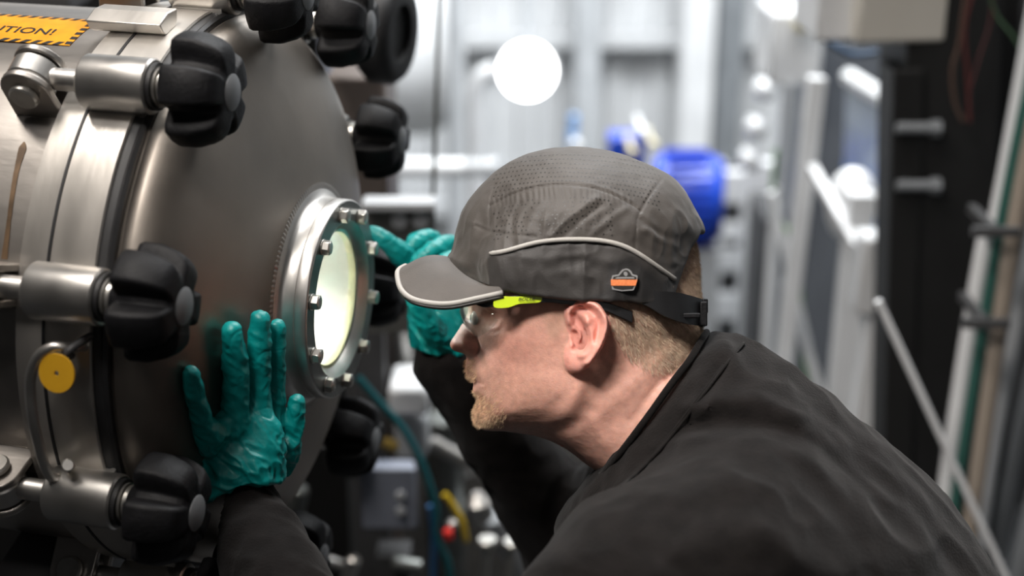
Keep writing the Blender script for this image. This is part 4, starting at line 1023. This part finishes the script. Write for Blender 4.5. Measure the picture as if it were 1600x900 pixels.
def wbox(px0, py0, px1, py1, Y, dp, yaw=0):
    """upright box whose front face fills the photo rectangle at y = Y -> centre, size"""
    a = KY(px0, py0, Y); c = KY(px1, py1, Y); size = (abs(c[0] - a[0]), dp, abs(a[2] - c[2])); ctr = ((a[0] + c[0]) / 2, Y + dp / 2, (a[2] + c[2]) / 2)
    return ctr, size
# girts and columns on the back wall
def girt(i, py_, px0, px1):
    c, s = wbox(px0, py_ - 9, px1, py_ + 9, YW - .16, .14); b = MB(); b.box(c, s); return st(b.build('trim_%d' % i, M['cladding'], smooth=0))
girt(2, 66, 560, 1240); girt(3, -120, 560, 1240)
girt(4, 330, 560, 1240)
def column(i, pxc, wpx, Y, m, dp=.25):
    a = KY(pxc, 300, Y); wd = wpx / FPX * Cm(a)[1]; b = MB()
    b.box((a[0], Y + .01, (HF + 4.6) / 2), (wd, .02, 4.6 - HF)); b.box((a[0], Y + dp - .01, (HF + 4.6) / 2), (wd, .02, 4.6 - HF)); b.box((a[0], Y + dp / 2, (HF + 4.6) / 2), (.02, dp - .04, 4.6 - HF))
    return st(b.build('trim_%d' % i, m, smooth=0))
column(5, 915, 36, YW - .42, M['lgrey']); column(6, 1082, 46, YW - .55, M['white']); column(7, 1130, 40, YW - .42, M['mgrey'])
# bright flood lamp and its shining neighbours
M['lampglow'] = mat('lamp_glass', (1, 1, 1), .3, emit=(1, .985, .96), estr=9.0)
def disc_lamp(name, px_, py_, Y, rpx, label, cat='lamp'):
    t = thing(name, label, cat); c = KY(px_, py_, Y); r = rpx / FPX * Cm(c)[1]; t.location = c; ax = -(c - np.array([0, 0, CAMZ])); ax /= np.linalg.norm(ax)
    b = MB(); b.lathe([(0, 0), (0, r)], (0, 0, 0), ax, 40); b.lathe([(-.01, r), (0, r)], (0, 0, 0), ax, 40); b.build('lens', M['lampglow'], t, smooth=30)
    b = MB(); b.lathe([(.012, r * 1.0), (.012, r * 1.12), (-.05, r * 1.15), (-.10, r * .8), (-.12, 0)], (0, 0, 0), ax, 40); b.build('housing', M['lgrey'], t, smooth=40)
    b = MB(); d = c[2] - 4.6; b.tube([(0, .12, .0), (0, .2, .3), (0, .25, 4.6 - c[2])], .02, 10); b.build('bracket', M['lgrey'], t, smooth=40)
    return t
disc_lamp('flood_lamp', 824, 110, 6.4, 42, 'large round glowing white lamp high in the hall behind the cap')
# pale pipework behind the cap
M['whitepipe'] = mat('bright_pipe', (0.86, .87, .88), .3, .1, .03, 5)
def pipe(name, pts, Y, wpx, m, label, cat='pipe', group=None, seg=16, n=8):
    P = spline([KY(x, y, Y + (z[0] if z else 0)) for x, y, *z in pts], n, False) if len(pts) > 2 else np.array([KY(x, y, Y + (z[0] if z else 0)) for x, y, *z in pts])
    r = wpx / 2 / FPX * Cm(P.mean(0))[1]; b = MB(); b.tube(P, r, seg); o = b.build(name, m, smooth=60); return tag(o, label, cat, group)
pipe('elbow_pipe', [(775, 108), (752, 120), (742, 150), (742, 190), (742, 330), (742, 700)], 5.2, 26, M['whitepipe'], 'bright white bent pipe left of the glowing lamp')
pipe('horizontal_pipe', [(-800, 262), (640, 262), (722, 262), (725, 262), (742, 262)], 4.2, 27, M['whitepipe'], 'bright white horizontal pipe behind the thin upright rod')
pipe('grey_pipe', [(772, 250), (772, 900)], 4.8, 22, M['lgrey'], 'light grey upright pipe behind the front of the cap')
pipe('upright_pipe', [(712, -60), (712, 600)], 6.0, 26, M['lgrey'], 'pale grey upright pipe far behind the thin rod')
pipe('upright_rod', [(687, -60), (683, 120), (677, 330), (676, 420)], 2.0, 7, mat('olive_rod', (.06, .06, .045), .5), 'thin dark olive upright rod between the clamps and the cap', 'rod')
# big pale round vessel far behind, left
b = MB(); c = KY(640, 70, 6.6); b.lathe([(-.9, 0), (-.9, .36), (-.8, .42), (.10, .42), (.18, .37), (.22, 0)], c, (1, 0, 0), 48)
b.box((c[0] - .4, 6.6, (c[2] - .4 + HF) / 2), (.12, .5, c[2] - .4 - HF)); tag(b.build('background_tank', M['white'], smooth=40), 'large white tank far behind the dark handwheel', 'tank')
# blue motor with terminal box and brass fittings
mo = thing('electric_motor', 'bright blue electric motor behind the back of the cap', 'motor', KY(1075, 310, 4.3)); mc = np.array(mo.location); r = 70 / FPX * Cm(mc)[1]
b = MB(); b.lathe([(-.12, 0), (-.12, r * .6), (-.105, r * .93), (-.08, r), (.075, r), (.085, r * .97), (.11, r * .8), (.115, 0)], (0, 0, 0), (1, -.15, 0), 48)
b.build('motor_body', M['blue'], mo, smooth=40)
b = MB()
for k in range(28):
    a = 2 * PI * k / 28; b.box((-.01, math.cos(a) * (r + .006), math.sin(a) * (r + .006)), (.13, .007, .02), orient((0, math.cos(a), math.sin(a)), (1, 0, 0)))
b.build('cooling_fins', M['blue'], mo, smooth=0)
b = MB(); q = KY(978, 232, 4.3) - mc; b.box(q, (.115, .11, .095)); b.box((q[0] + .02, 0, r * .7), (.06, .07, .14)); b.build('terminal_box', M['blue'], mo, smooth=30, bevel=.008)
b = MB(); b.box((0, 0, (HF - mc[2]) / 2 - r / 2), (.18, .22, abs(HF - mc[2]) - r)); b.build('pedestal', M['lgrey'], mo, smooth=30)
M['brass'] = mat('pale_brass', (0.82, 0.74, 0.50), .35, .2)
for x, y, rr, m, lb in ((988, 237, 9, 'brass', 'pale yellow round fitting in front of the blue terminal box'), (1020, 226, 8, 'brass', 'cream round fitting right of the blue terminal box'), (1004, 208, 10, 'whitepipe', 'white round cap above the blue terminal box'), (899, 226, 10, 'whitepipe', 'pale blue-white round fitting just above the top of the cap')):
    c = KY(x, y, 4.93 if x < 920 else 4.05); r2 = rr / FPX * Cm(c)[1]; b = MB(); b.ball((0, 0, 0), r2, 16); b.cyl((0, 0, 0), (.0, .2, .0), r2 * .5, seg=12); o = b.build('pipe_fitting', M[m], smooth=60); o.location = c; tag(o, lb, 'fitting')
pipe('light_blue_pipe', [(893, 1100), (893, 600), (893, 250), (895, 205), (897, 180)], 5.0, 16, mat('pale_blue', (.25, .45, .8), .4), 'light blue upright pipe end showing just above the cap', 'pipe')
# white steps
sp = thing('white_rack', 'white open rack with horizontal shelves right of the blue motor', 'rack', KY(1150, 420, 4.8)); so = np.array(sp.location)
def part_box(name, px0, py0, px1, py1, Y, dp, m, root, off, bev=.003):
    Y = Y + .9
    c, s = wbox(px0, py0, px1, py1, Y, dp); b = MB(); b.box(np.array(c) - off, s); return b.build(name, m, root, smooth=30, bevel=bev)
for px0, px1 in ((1085, 1100), (1166, 1196)): part_box('upright', px0, 255, px1, 900, 3.9, .06, M['white'], sp, so)
for py0, py1 in ((270, 318), (352, 378), (392, 425), (462, 500), (546, 580), (640, 670)): part_box('shelf', 1098, py0, 1170, py1, 3.93, .05, M['white'], sp, so)
part_box('dark_gap_sheet', 1085, 260, 1196, 900, 4.07, .03, M['dgrey'], sp, so)  # dark sheet added so the gaps between the shelves look dark
b = MB(); z0 = KY(1150, 900, 4.8)[2]
for xx in (KY(1092, 900, 4.8)[0], KY(1181, 900, 4.8)[0]): b.box((xx - so[0], .2, (HF + z0) / 2 - so[2]), (.05, .4, z0 - HF))
b.build('foot', M['white'], sp, smooth=30)
# whitish pillar, posts and machine body on the right
def lone(name, o, label, cat, group=None): return tag(o, label, cat, group)
b = MB(); b.box(*wbox(1208, 20, 1282, 135, 3.6, .25)); c = wbox(1208, 20, 1282, 135, 3.6, .25)[0]; b.box((c[0], 3.75, (c[2] + HF) / 2 - .2), (.025, .025, c[2] - HF - .4))
lone('', b.build('white_cabinet', M['white'], smooth=30, bevel=.01), 'small white cabinet on a post, above the white railing', 'cabinet')
pipe('pillar_pipe', [(1234, 130), (1222, 330)], 3.6, 16, M['lgrey'], 'light grey leaning pipe left of the white railing post')
for i, (x, y) in enumerate(((1195, 140), (1182, 200), (1172, 250))):
    c = KY(x, y, 4.1); b = MB(); b.ball((0, 0, 0), .035, 16); b.cyl((0, 0, 0), (.0, .1, 0), .015, seg=12); o = b.build('ball_valve', M['whitepipe'], smooth=50); o.location = c
    tag(o, ['topmost', 'middle', 'lowest'][i] + ' of three white round caps left of the white railing', 'valve')
pipe('green_cable', [(1212, 235), (1208, 330), (1235, 370), (1250, 460), (1262, 700), (1270, 1300)], 3.3, 7, mat('green_cable', (.15, .3, .1), .5), 'green and yellow cable hanging beside the white railing post', 'cable')
c, s = wbox(1282, 60, 1400, 760, 3.75, .5)
b = MB(); b.box(c, s); b.box((c[0], c[1], (c[2] - s[2] / 2 + HF) / 2), (s[0] * .9, s[1] * .9, c[2] - s[2] / 2 - HF)); lone('', b.build('machine_cabinet', mat('slate_paint', (.16, .175, .20), .5, 0, .1, 4), smooth=30, bevel=.01), 'slate grey machine cabinet behind the white railing', 'cabinet')
b = MB(); c, s = wbox(1194, 340, 1284, 760, 4.27, .3); b.box(c, s); b.box((c[0], c[1], (c[2] - s[2] / 2 + HF) / 2), (s[0] * .9, s[1] * .9, c[2] - s[2] / 2 - HF)); tag(b.build('gap_darkener', M['dgrey'], smooth=30, bevel=.01), 'dark grey box added to darken the gap between the white rack and the slate cabinet', 'cabinet')  # added dark box, stands in for the dark gap beside the rack
# framed pale blue panel
pn = thing('glazed_panel', 'pale blue glazed panel with white top rail in front of the slate cabinet', 'panel', KY(1360, 300, 3.38)); po = np.array(pn.location)
A = [KY(1326, 120, 3.55), KY(1398, 165, 3.2), KY(1368, 400, 3.2), KY(1318, 360, 3.55)]
def slab(P, th, mb, mi=0):
    P = np.array(P); nn_ = np.cross(P[1] - P[0], P[3] - P[0]); nn_ /= np.linalg.norm(nn_); m_ = len(P)
    mb.add(np.concatenate([P + nn_ * th / 2, P - nn_ * th / 2]), [tuple(range(m_)), tuple(range(m_, 2 * m_))[::-1]] + [(i, (i + 1) % m_, m_ + (i + 1) % m_, m_ + i) for i in range(m_)], mi)
b = MB(); slab([p - po for p in A], .012, b); b.build('pane', mat('pale_blue_panel', (.42, .50, .60), .25, 0, .05, 5), pn, smooth=0)
b = MB(); b.tube([A[0] - po, A[1] - po], .022, 8); b.tube([A[1] - po, A[2] - po], .008, 8); b.tube([A[3] - po, A[2] - po], .012, 8); b.build('frame', M['white'], pn, smooth=30)
b = MB(); slab([a * .55 + c_ * .45 - po for a, c_ in ((A[3], A[0]), (A[2], A[1]))] + [A[2] - po, A[3] - po], .016, b); b.build('blue_lower_field', mat('field_blue', (.12, .25, .5), .4), pn, smooth=0)
b = MB(); b.box(np.array([0, .05, (HF - po[2] - .5) / 2 - .2]), (.05, .05, po[2] - HF - .5)); b.build('stand', M['mgrey'], pn, smooth=0)
# white railing: posts, braces
rl = thing('white_railing', 'white painted railing with uprights and crossed braces right of the cap', 'railing', KY(1290, 560, 2.9)); ro = np.array(rl.location)
def mem(name, a, b_, wpx, Y, m=M['white'], Y2=None, rnd=False):
    mb = post('', a, b_, Y, wpx, m, build=False, Y2=Y2, round_=rnd); return mb.build(name, m, rl, off=ro, smooth=30, bevel=.003)
mem('railing_post', (1276, 120), (1208, 700), 25, 2.95)
mem('railing_post', (1388, 400), (1330, 800), 42, 2.55); mem('railing_post', (1345, 300), (1295, 800), 38, 2.75)
mem('brace', (1268, 262), (1370, 440), 17, 2.9, Y2=2.6); mem('brace', (1228, 440), (1290, 640), 14, 3.0); mem('brace', (1205, 300), (1262, 540), 12, 3.15)
b = MB(); c = KY(1365, 425, 2.55); b.box(c - ro, (.07, .07, .16)); b.build('joint_bracket', M['white'], rl, smooth=30, bevel=.01)
b = MB(); c = KY(1330, 320, 2.9); b.ball(c - ro, .055, 16, (1, 1, 1.5)); b.build('end_cap', M['whitepipe'], rl, smooth=60)
b = MB(); zb = KY(1340, 800, 2.7)[2]; c = KY(1340, 800, 2.7)
b.box((c[0] - ro[0], 2.75 - ro[1], (zb + .1 + HF) / 2 - ro[2]), (.12, .12, zb + .1 - HF)); b.build('base_post', M['white'], rl, smooth=30)
pipe('slanting_rod', [(1372, 470), (1582, 925)], 1.9, 11, M['white'], 'thin white slanting rod crossing the pipes behind the back', 'rod')
# pale junction box near the top
jb = thing('junction_box', 'beige and white junction box at the top right, above the white railing', 'junction box', KY(1375, 20, 2.3)); jo = np.array(jb.location)
c, s = wbox(1335, -70, 1468, 68, 2.25, .22); b = MB(); b.box(np.array(c) - jo, s, orient((0, 0, 1), (1, .12, 0))); b.build('enclosure', mat('beige_plastic', (.66, .63, .57), .5), jb, smooth=30, bevel=.006)
c, s = wbox(1285, -75, 1336, 66, 2.28, .2); b = MB(); b.box(np.array(c) - jo, s); b.build('side_cover', M['white'], jb, smooth=30, bevel=.006)
b = MB(); b.box((0.12, .20, .03), (.14, .06, .04)); b.build('mounting_rail', M['mgrey'], jb, smooth=30)
pipe('blue_cable', [(1250, -20), (1262, 30), (1290, 62), (1330, 85), (1370, 82)], 2.5, 9, mat('muted_blue', (.10, .19, .34), .5), 'muted blue cable looping under the junction box', 'cable')
b = MB(); c = KY(1252, 38, 3.55); b.ball((0, 0, 0), .022, 14); b.cyl((0, 0, 0), (0, .1, 0), .01, seg=10); o = b.build('indicator_knob', M['brass'], smooth=60); o.location = c; tag(o, 'small pale yellow knob on the small white cabinet', 'knob')
# tall black steel column
b = MB(); a0 = KY(1470, -120, 2.35); a1 = KY(1445, 1000, 2.35); b.box((a0 + a1) / 2, (.150, .18, np.linalg.norm(a1 - a0)), orient(a1 - a0, (1, 0, 0)))
a0 = KY(1408, 100, 2.3); a1 = KY(1385, 1000, 2.3); b.box((a0 + a1) / 2, (.05, .1, np.linalg.norm(a1 - a0)), orient(a1 - a0, (1, 0, 0)))
a0 = KY(1540, -120, 2.6); a1 = KY(1510, 1000, 2.6); b.box((a0 + a1) / 2, (.12, .06, np.linalg.norm(a1 - a0)), orient(a1 - a0, (1, 0, 0)))
tag(b.build('steel_column', M['black'], smooth=0, bevel=.004), 'tall black steel column of the machine behind the junction box', 'column')
for i, (y, lb) in enumerate(((200, 'upper'), (290, 'lower'))):
    c = KY(1435, y, 2.24); b = MB(); b.cyl((-.035, 0, 0), (.03, 0, 0), .009, seg=14); b.cyl((.02, 0, 0), (.035, 0, 0), .014, seg=6); b.cyl((-.02, 0, 0), (-.02, .03, 0), .008, seg=10); o = b.build('hinge_bolt', M['mgrey'], smooth=30); o.location = c; tag(o, lb + ' dull metal bolt on the black steel column', 'bolt')
for pts, w_, c_, lb in (([(1512, -40), (1500, 60), (1488, 110), (1492, 160), (1505, 190)], 6, (.10, .06, .045), 'brownish cable hanging on the black steel column'), ([(1530, -40), (1508, 40), (1512, 120), (1515, 190)], 5, (.11, .02, .018), 'dark red cable hanging on the black steel column'), ([(1552, -40), (1548, 30), (1530, 90), (1512, 150)], 4, (.08, .025, .025), 'thin reddish cable crossing the black steel column'), ([(1540, -40), (1555, 20), (1585, 60), (1605, 100)], 5, (.05, .10, .05), 'dark green cable at the top right corner')):
    pipe('cable', pts, 2.2, w_, mat('cable_colour', c_, .5), lb, 'cable')
# pipes at the right edge
pp = [([(1628, -40), (1560, 330), (1535, 400), (1478, 760), (1470, 900)], 2.15, 26, 'white', 'white bent pipe nearest the black steel column'), ([(1648, -40), (1590, 220), (1545, 460), (1490, 800), (1480, 900)], 2.1, 18, 'greenp', 'dark green pipe between the white and the beige pipes'),
      ([(1668, -40), (1600, 280), (1560, 520), (1505, 900)], 2.05, 27, 'beigep', 'beige pipe right of the dark green pipe'), ([(1680, 100), (1605, 430), (1560, 640), (1520, 900)], 2.2, 28, 'lgrey', 'light grey pipe right of the beige pipe'),
      ([(1730, 100), (1640, 480), (1590, 700), (1550, 900)], 2.3, 26, 'mgrey', 'mid grey pipe at the right edge behind the rod'), ([(1690, 480), (1600, 860), (1590, 930)], 2.15, 30, 'mgrey', 'grey pipe at the lower right corner')]
M['greenp'] = mat('green_pipe', (.03, .11, .09), .5); M['beigep'] = mat('beige_pipe', (.33, .28, .23), .5)
for pts, Y, w_, m, lb in pp: pipe('pipe', pts, Y, w_, M[m], lb, 'pipe', n=6)
b = MB(); c, s = wbox(1560, -100, 1900, 1000, 3.2, .1); b.box(c, s); tag(b.build('grey_partition', M['dgrey'], smooth=0), 'dark grey partition behind the pipes at the right edge', 'partition')
for i, (x, y) in enumerate(((1556, 362), (1540, 505))):
    c = KY(x, y, 2.0); b = MB(); b.box((0, 0, 0), (.07, .012, .014), orient((0, 0, 1), (1, .0, -.1))); b.box((0, .06, 0), (.012, .12, .014)); o = b.build('pipe_clip', M['dgrey'], smooth=0); o.location = c; tag(o, ['upper', 'lower'][i] + ' dark clip holding the beige pipe', 'pipe clip')
# ---------------------------------------------------------------- machinery behind the sight glass
b = MB(); c, s = wbox(530, -200, 612, 240, 1.95, .25); 
c2, s2 = wbox(505, 120, 612, 470, 2.0, .2)
b = MB(); b.box(c2, s2); b.box((c2[0], c2[1] + .03, c2[2] / 2), (.07, .07, c2[2])); tag(b.build('steel_housing', mat('warm_grey_steel', (.16, .13, .115), .5, .4, .2, 8), smooth=30, bevel=.006), 'brownish grey steel housing behind the clamps on the far side', 'housing')
b = MB(); c, s = wbox(-500, -260, 530, 30, 2.2, .3); b.box(c, s); b.box((c[0], c[1], (c[2] - s[2] / 2) / 2), (s[0] * .95, .2, c[2] - s[2] / 2)); tag(b.build('dark_enclosure', M['black'], smooth=0), 'black enclosure behind the top of the vessel', 'enclosure')
b = MB(); b.box(*wbox(190, -60, 250, 22, 1.9, .08)); tag(b.build('grey_bracket', M['mgrey'], smooth=30, bevel=.005), 'grey bracket behind the guide block on top of the vessel', 'bracket')
b = MB(); b.box(*wbox(-30, -10, 110, 22, 1.8, .1)); tag(b.build('grey_duct', M['dgrey'], smooth=30, bevel=.005), 'dark brown-grey duct behind the caution sticker', 'duct')
b = MB(); b.box(*wbox(490, -80, 512, 120, 1.9, .1)); tag(b.build('blue_grey_strut', M['bluegrey'], smooth=30), 'blue-grey upright strut between the two top clamps', 'strut')
hw = thing('handwheel', 'thick black handwheel seen edge on behind the topmost far clamp', 'handwheel', KY(604, 50, 1.72)); 
b = MB(); Rw = 82 / FPX * Cm(np.array(hw.location))[1]; ax = np.array([.95, -.28, -.06])
b.lathe([(-.020, Rw * .55), (-.022, Rw * .85), (-.012, Rw * .99), (.012, Rw * .99), (.022, Rw * .85), (.020, Rw * .55)], (0, 0, 0), ax, 48, closed=True); b.lathe([(-.012, 0), (-.012, Rw * .6), (.012, Rw * .6), (.012, 0)], (0, 0, 0), ax, 48)
b.build('rim', M['rubber'], hw, smooth=60)
b = MB(); b.cyl(-ax * .10, ax * -.01, .012, seg=16); b.build('spindle', M['boltsteel'], hw, smooth=40)
pl = thing('bracket_plate', 'grey steel bracket plate with two holes behind the pointing hand', 'bracket', KY(620, 360, 1.9)); plo = np.array(pl.location)
c, s = wbox(560, 330, 682, 520, 1.9, .008); b = MB(); b.box(np.array(c) - plo, s); b.build('plate', mat('plate_grey', (.15, .15, .14), .5, .3), pl, smooth=0)
c, s = wbox(565, 318, 680, 330, 1.87, .04); b = MB(); b.box(np.array(c) - plo, s); b.build('top_edge', M['lgrey'], pl, smooth=0, bevel=.002)
for x in (624, 657):
    q = KY(x, 346, 1.893) - plo; b = MB(); b.lathe([(0, 0), (0, .0105), (.003, .012), (.004, .012)], q, (0, 1, 0), 24); b.build('hole', M['lgrey'], pl, smooth=30)
c, s = wbox(560, 470, 640, 2000, 2.0, .04); b = MB(); b.box(np.array([c[0], 2.0, KY(600, 520, 1.95)[2] / 2]) - plo, (.05, .05, KY(600, 520, 1.95)[2])); b.build('support', M['dgrey'], pl, smooth=0)
# skid and fittings low behind
b = MB(); c, s = wbox(440, 480, 980, 1100, 2.55, .1); b.box(c, s); tag(b.build('backing_sheet', mat('panel_grey', (.22, .215, .205), .45, .4, .25, 10), smooth=0), 'dull grey machine panel low behind the right arm', 'panel')
def cylp(name, a, b_, Y, wpx, m, label, cat, bev=.004, Y2=None):
    p = KY(*a, Y); q = KY(*b_, Y2 or Y); r = wpx / 2 / FPX * Cm((p + q) / 2)[1]; mb = MB(); mb.cyl(p, q, r, seg=28, bev=bev); return tag(mb.build(name, M[m], smooth=40), label, cat)
cylp('steel_cylinder', (628, 480), (640, 600), 2.1, 46, 'polished', 'polished upright steel cylinder below the right hand', 'cylinder')
cylp('steel_cylinder', (570, 520), (560, 620), 2.15, 30, 'polished', 'narrow steel cylinder just right of the sight glass', 'cylinder')
b = MB(); b.box(*wbox(606, 608, 668, 652, 1.95, .10)); tag(b.build('white_box', M['white'], smooth=30, bevel=.008), 'small bright white box below the sight glass', 'box')
b = MB(); b.box(*wbox(612, 655, 668, 720, 1.99, .08)); tag(b.build('grey_box', M['lgrey'], smooth=30, bevel=.008), 'light grey box directly under the small white box', 'box')
tb = thing('terminal_box', 'blue-grey plastic terminal box low behind the left hand', 'terminal box', KY(610, 780, 1.85)); to = np.array(tb.location)
c, s = wbox(566, 738, 648, 822, 1.85, .045); b = MB(); b.box(np.array(c) - to, s); b.build('enclosure', M['bluegrey'], tb, smooth=30, bevel=.006)
c, s = wbox(562, 733, 652, 827, 1.842, .012); b = MB(); b.box(np.array(c) - to, s); b.build('lid', M['bluegrey'], tb, smooth=30, bevel=.003)
for x, y in ((626, 773), (626, 797)):
    q = KY(x, y, 1.842) - to; b = MB(); b.cyl(q, q + np.array([0, -.006, 0]), .007, seg=20, bev=.001); b.build('button', M['lgrey'], tb, smooth=30)
b = MB(); b.box((0, .03, -to[2] / 2 - .05), (.05, .05, to[2] - .1)); b.build('stand', M['dgrey'], tb, smooth=0)
pipe('teal_hose', [(560, 590), (590, 625), (628, 668), (655, 715), (672, 760), (682, 800), (684, 840), (700, 880), (706, 930)], 1.8, 11, mat('teal_hose', (.01, .12, .14), .4), 'dark teal hose curving down past the white box', 'hose')
pipe('blue_hose', [(672, 790), (678, 830), (677, 880), (676, 940)], 1.86, 10, mat('blue_hose', (.02, .10, .24), .4), 'dark blue hose left of the small red cap', 'hose')
pipe('yellow_hose', [(694, 772), (708, 790), (722, 815), (728, 845)], 1.84, 10, mat('yellow_hose', (.62, .42, .02), .4), 'short bent yellow hose beside the red cap', 'hose')
cylp('red_cap', (699, 826), (702, 844), 1.80, 15, 'redm', 'small bright red cap under the yellow hose', 'cap') if M.setdefault('redm', mat('red_plastic', (.75, .02, .01), .4)) else 0
cylp('silver_cap', (704, 812), (708, 826), 1.82, 18, 'boltsteel', 'small silver cap between the yellow hose and the red cap', 'cap')
cylp('steel_valve', (690, 650), (700, 900), 2.2, 60, 'facesteel', 'dark steel valve body below the right forearm', 'valve')
cylp('slanted_pipe', (672, 690), (770, 745), 2.05, 24, 'polished', 'shiny slanted steel pipe in front of the dark valve body', 'pipe')
cylp('slanted_pipe', (655, 560), (730, 740), 2.3, 34, 'polished', 'long leaning steel pipe beside the right sleeve', 'pipe')
cylp('round_valve', (745, 770), (752, 820), 2.0, 44, 'polished', 'rounded steel valve low under the right elbow', 'valve', bev=.015)
cylp('leaning_pipe', (775, 800), (860, 930), 2.2, 60, 'lgrey', 'grey leaning pipe at the bottom beside the near shoulder', 'pipe')
for i, (x, y) in enumerate(((762, 845), (801, 848))):
    p = KY(x, y, 1.85); q = KY(x - 6, y + 70, 1.85); mb = MB(); mb.cyl(p, q, .006, seg=16); mb.cyl(p + (0, 0, .004), p - np.array([0, 0, .006]), .015, seg=20, bev=.002); tag(mb.build('flange_bolt', M['boltsteel'], smooth=35), ['left', 'right'][i] + ' of two flat-headed silver bolts at the bottom', 'bolt')
cylp('black_hose_end', (540, 640), (548, 740), 1.85, 74, 'rubber', 'thick black rubber hose end behind the left hand', 'hose', bev=.02)
cylp('steel_elbow', (468, 760), (452, 830), 1.8, 34, 'facesteel', 'dull steel elbow between the left hand and the terminal box', 'elbow')
cylp('small_fitting', (502, 640), (520, 652), 1.85, 22, 'polished', 'small rounded steel fitting under the sight glass', 'fitting', bev=.008)
cylp('pipe_stub', (508, 875), (540, 885), 1.85, 18, 'polished', 'short bright steel stub at the bottom edge', 'pipe')
cylp('pipe_stub', (555, 870), (535, 930), 1.8, 22, 'polished', 'leaning bright steel stub at the bottom edge', 'pipe')
cylp('pipe_stub', (612, 880), (660, 888), 1.85, 26, 'facesteel', 'darker lying steel stub under the terminal box', 'pipe')
cylp('ochre_fitting', (598, 690), (622, 700), 1.95, 20, 'ochre', 'ochre brass fitting above the terminal box', 'fitting') if M.setdefault('ochre', mat('dull_brass', (.35, .24, .06), .4, .5)) else 0
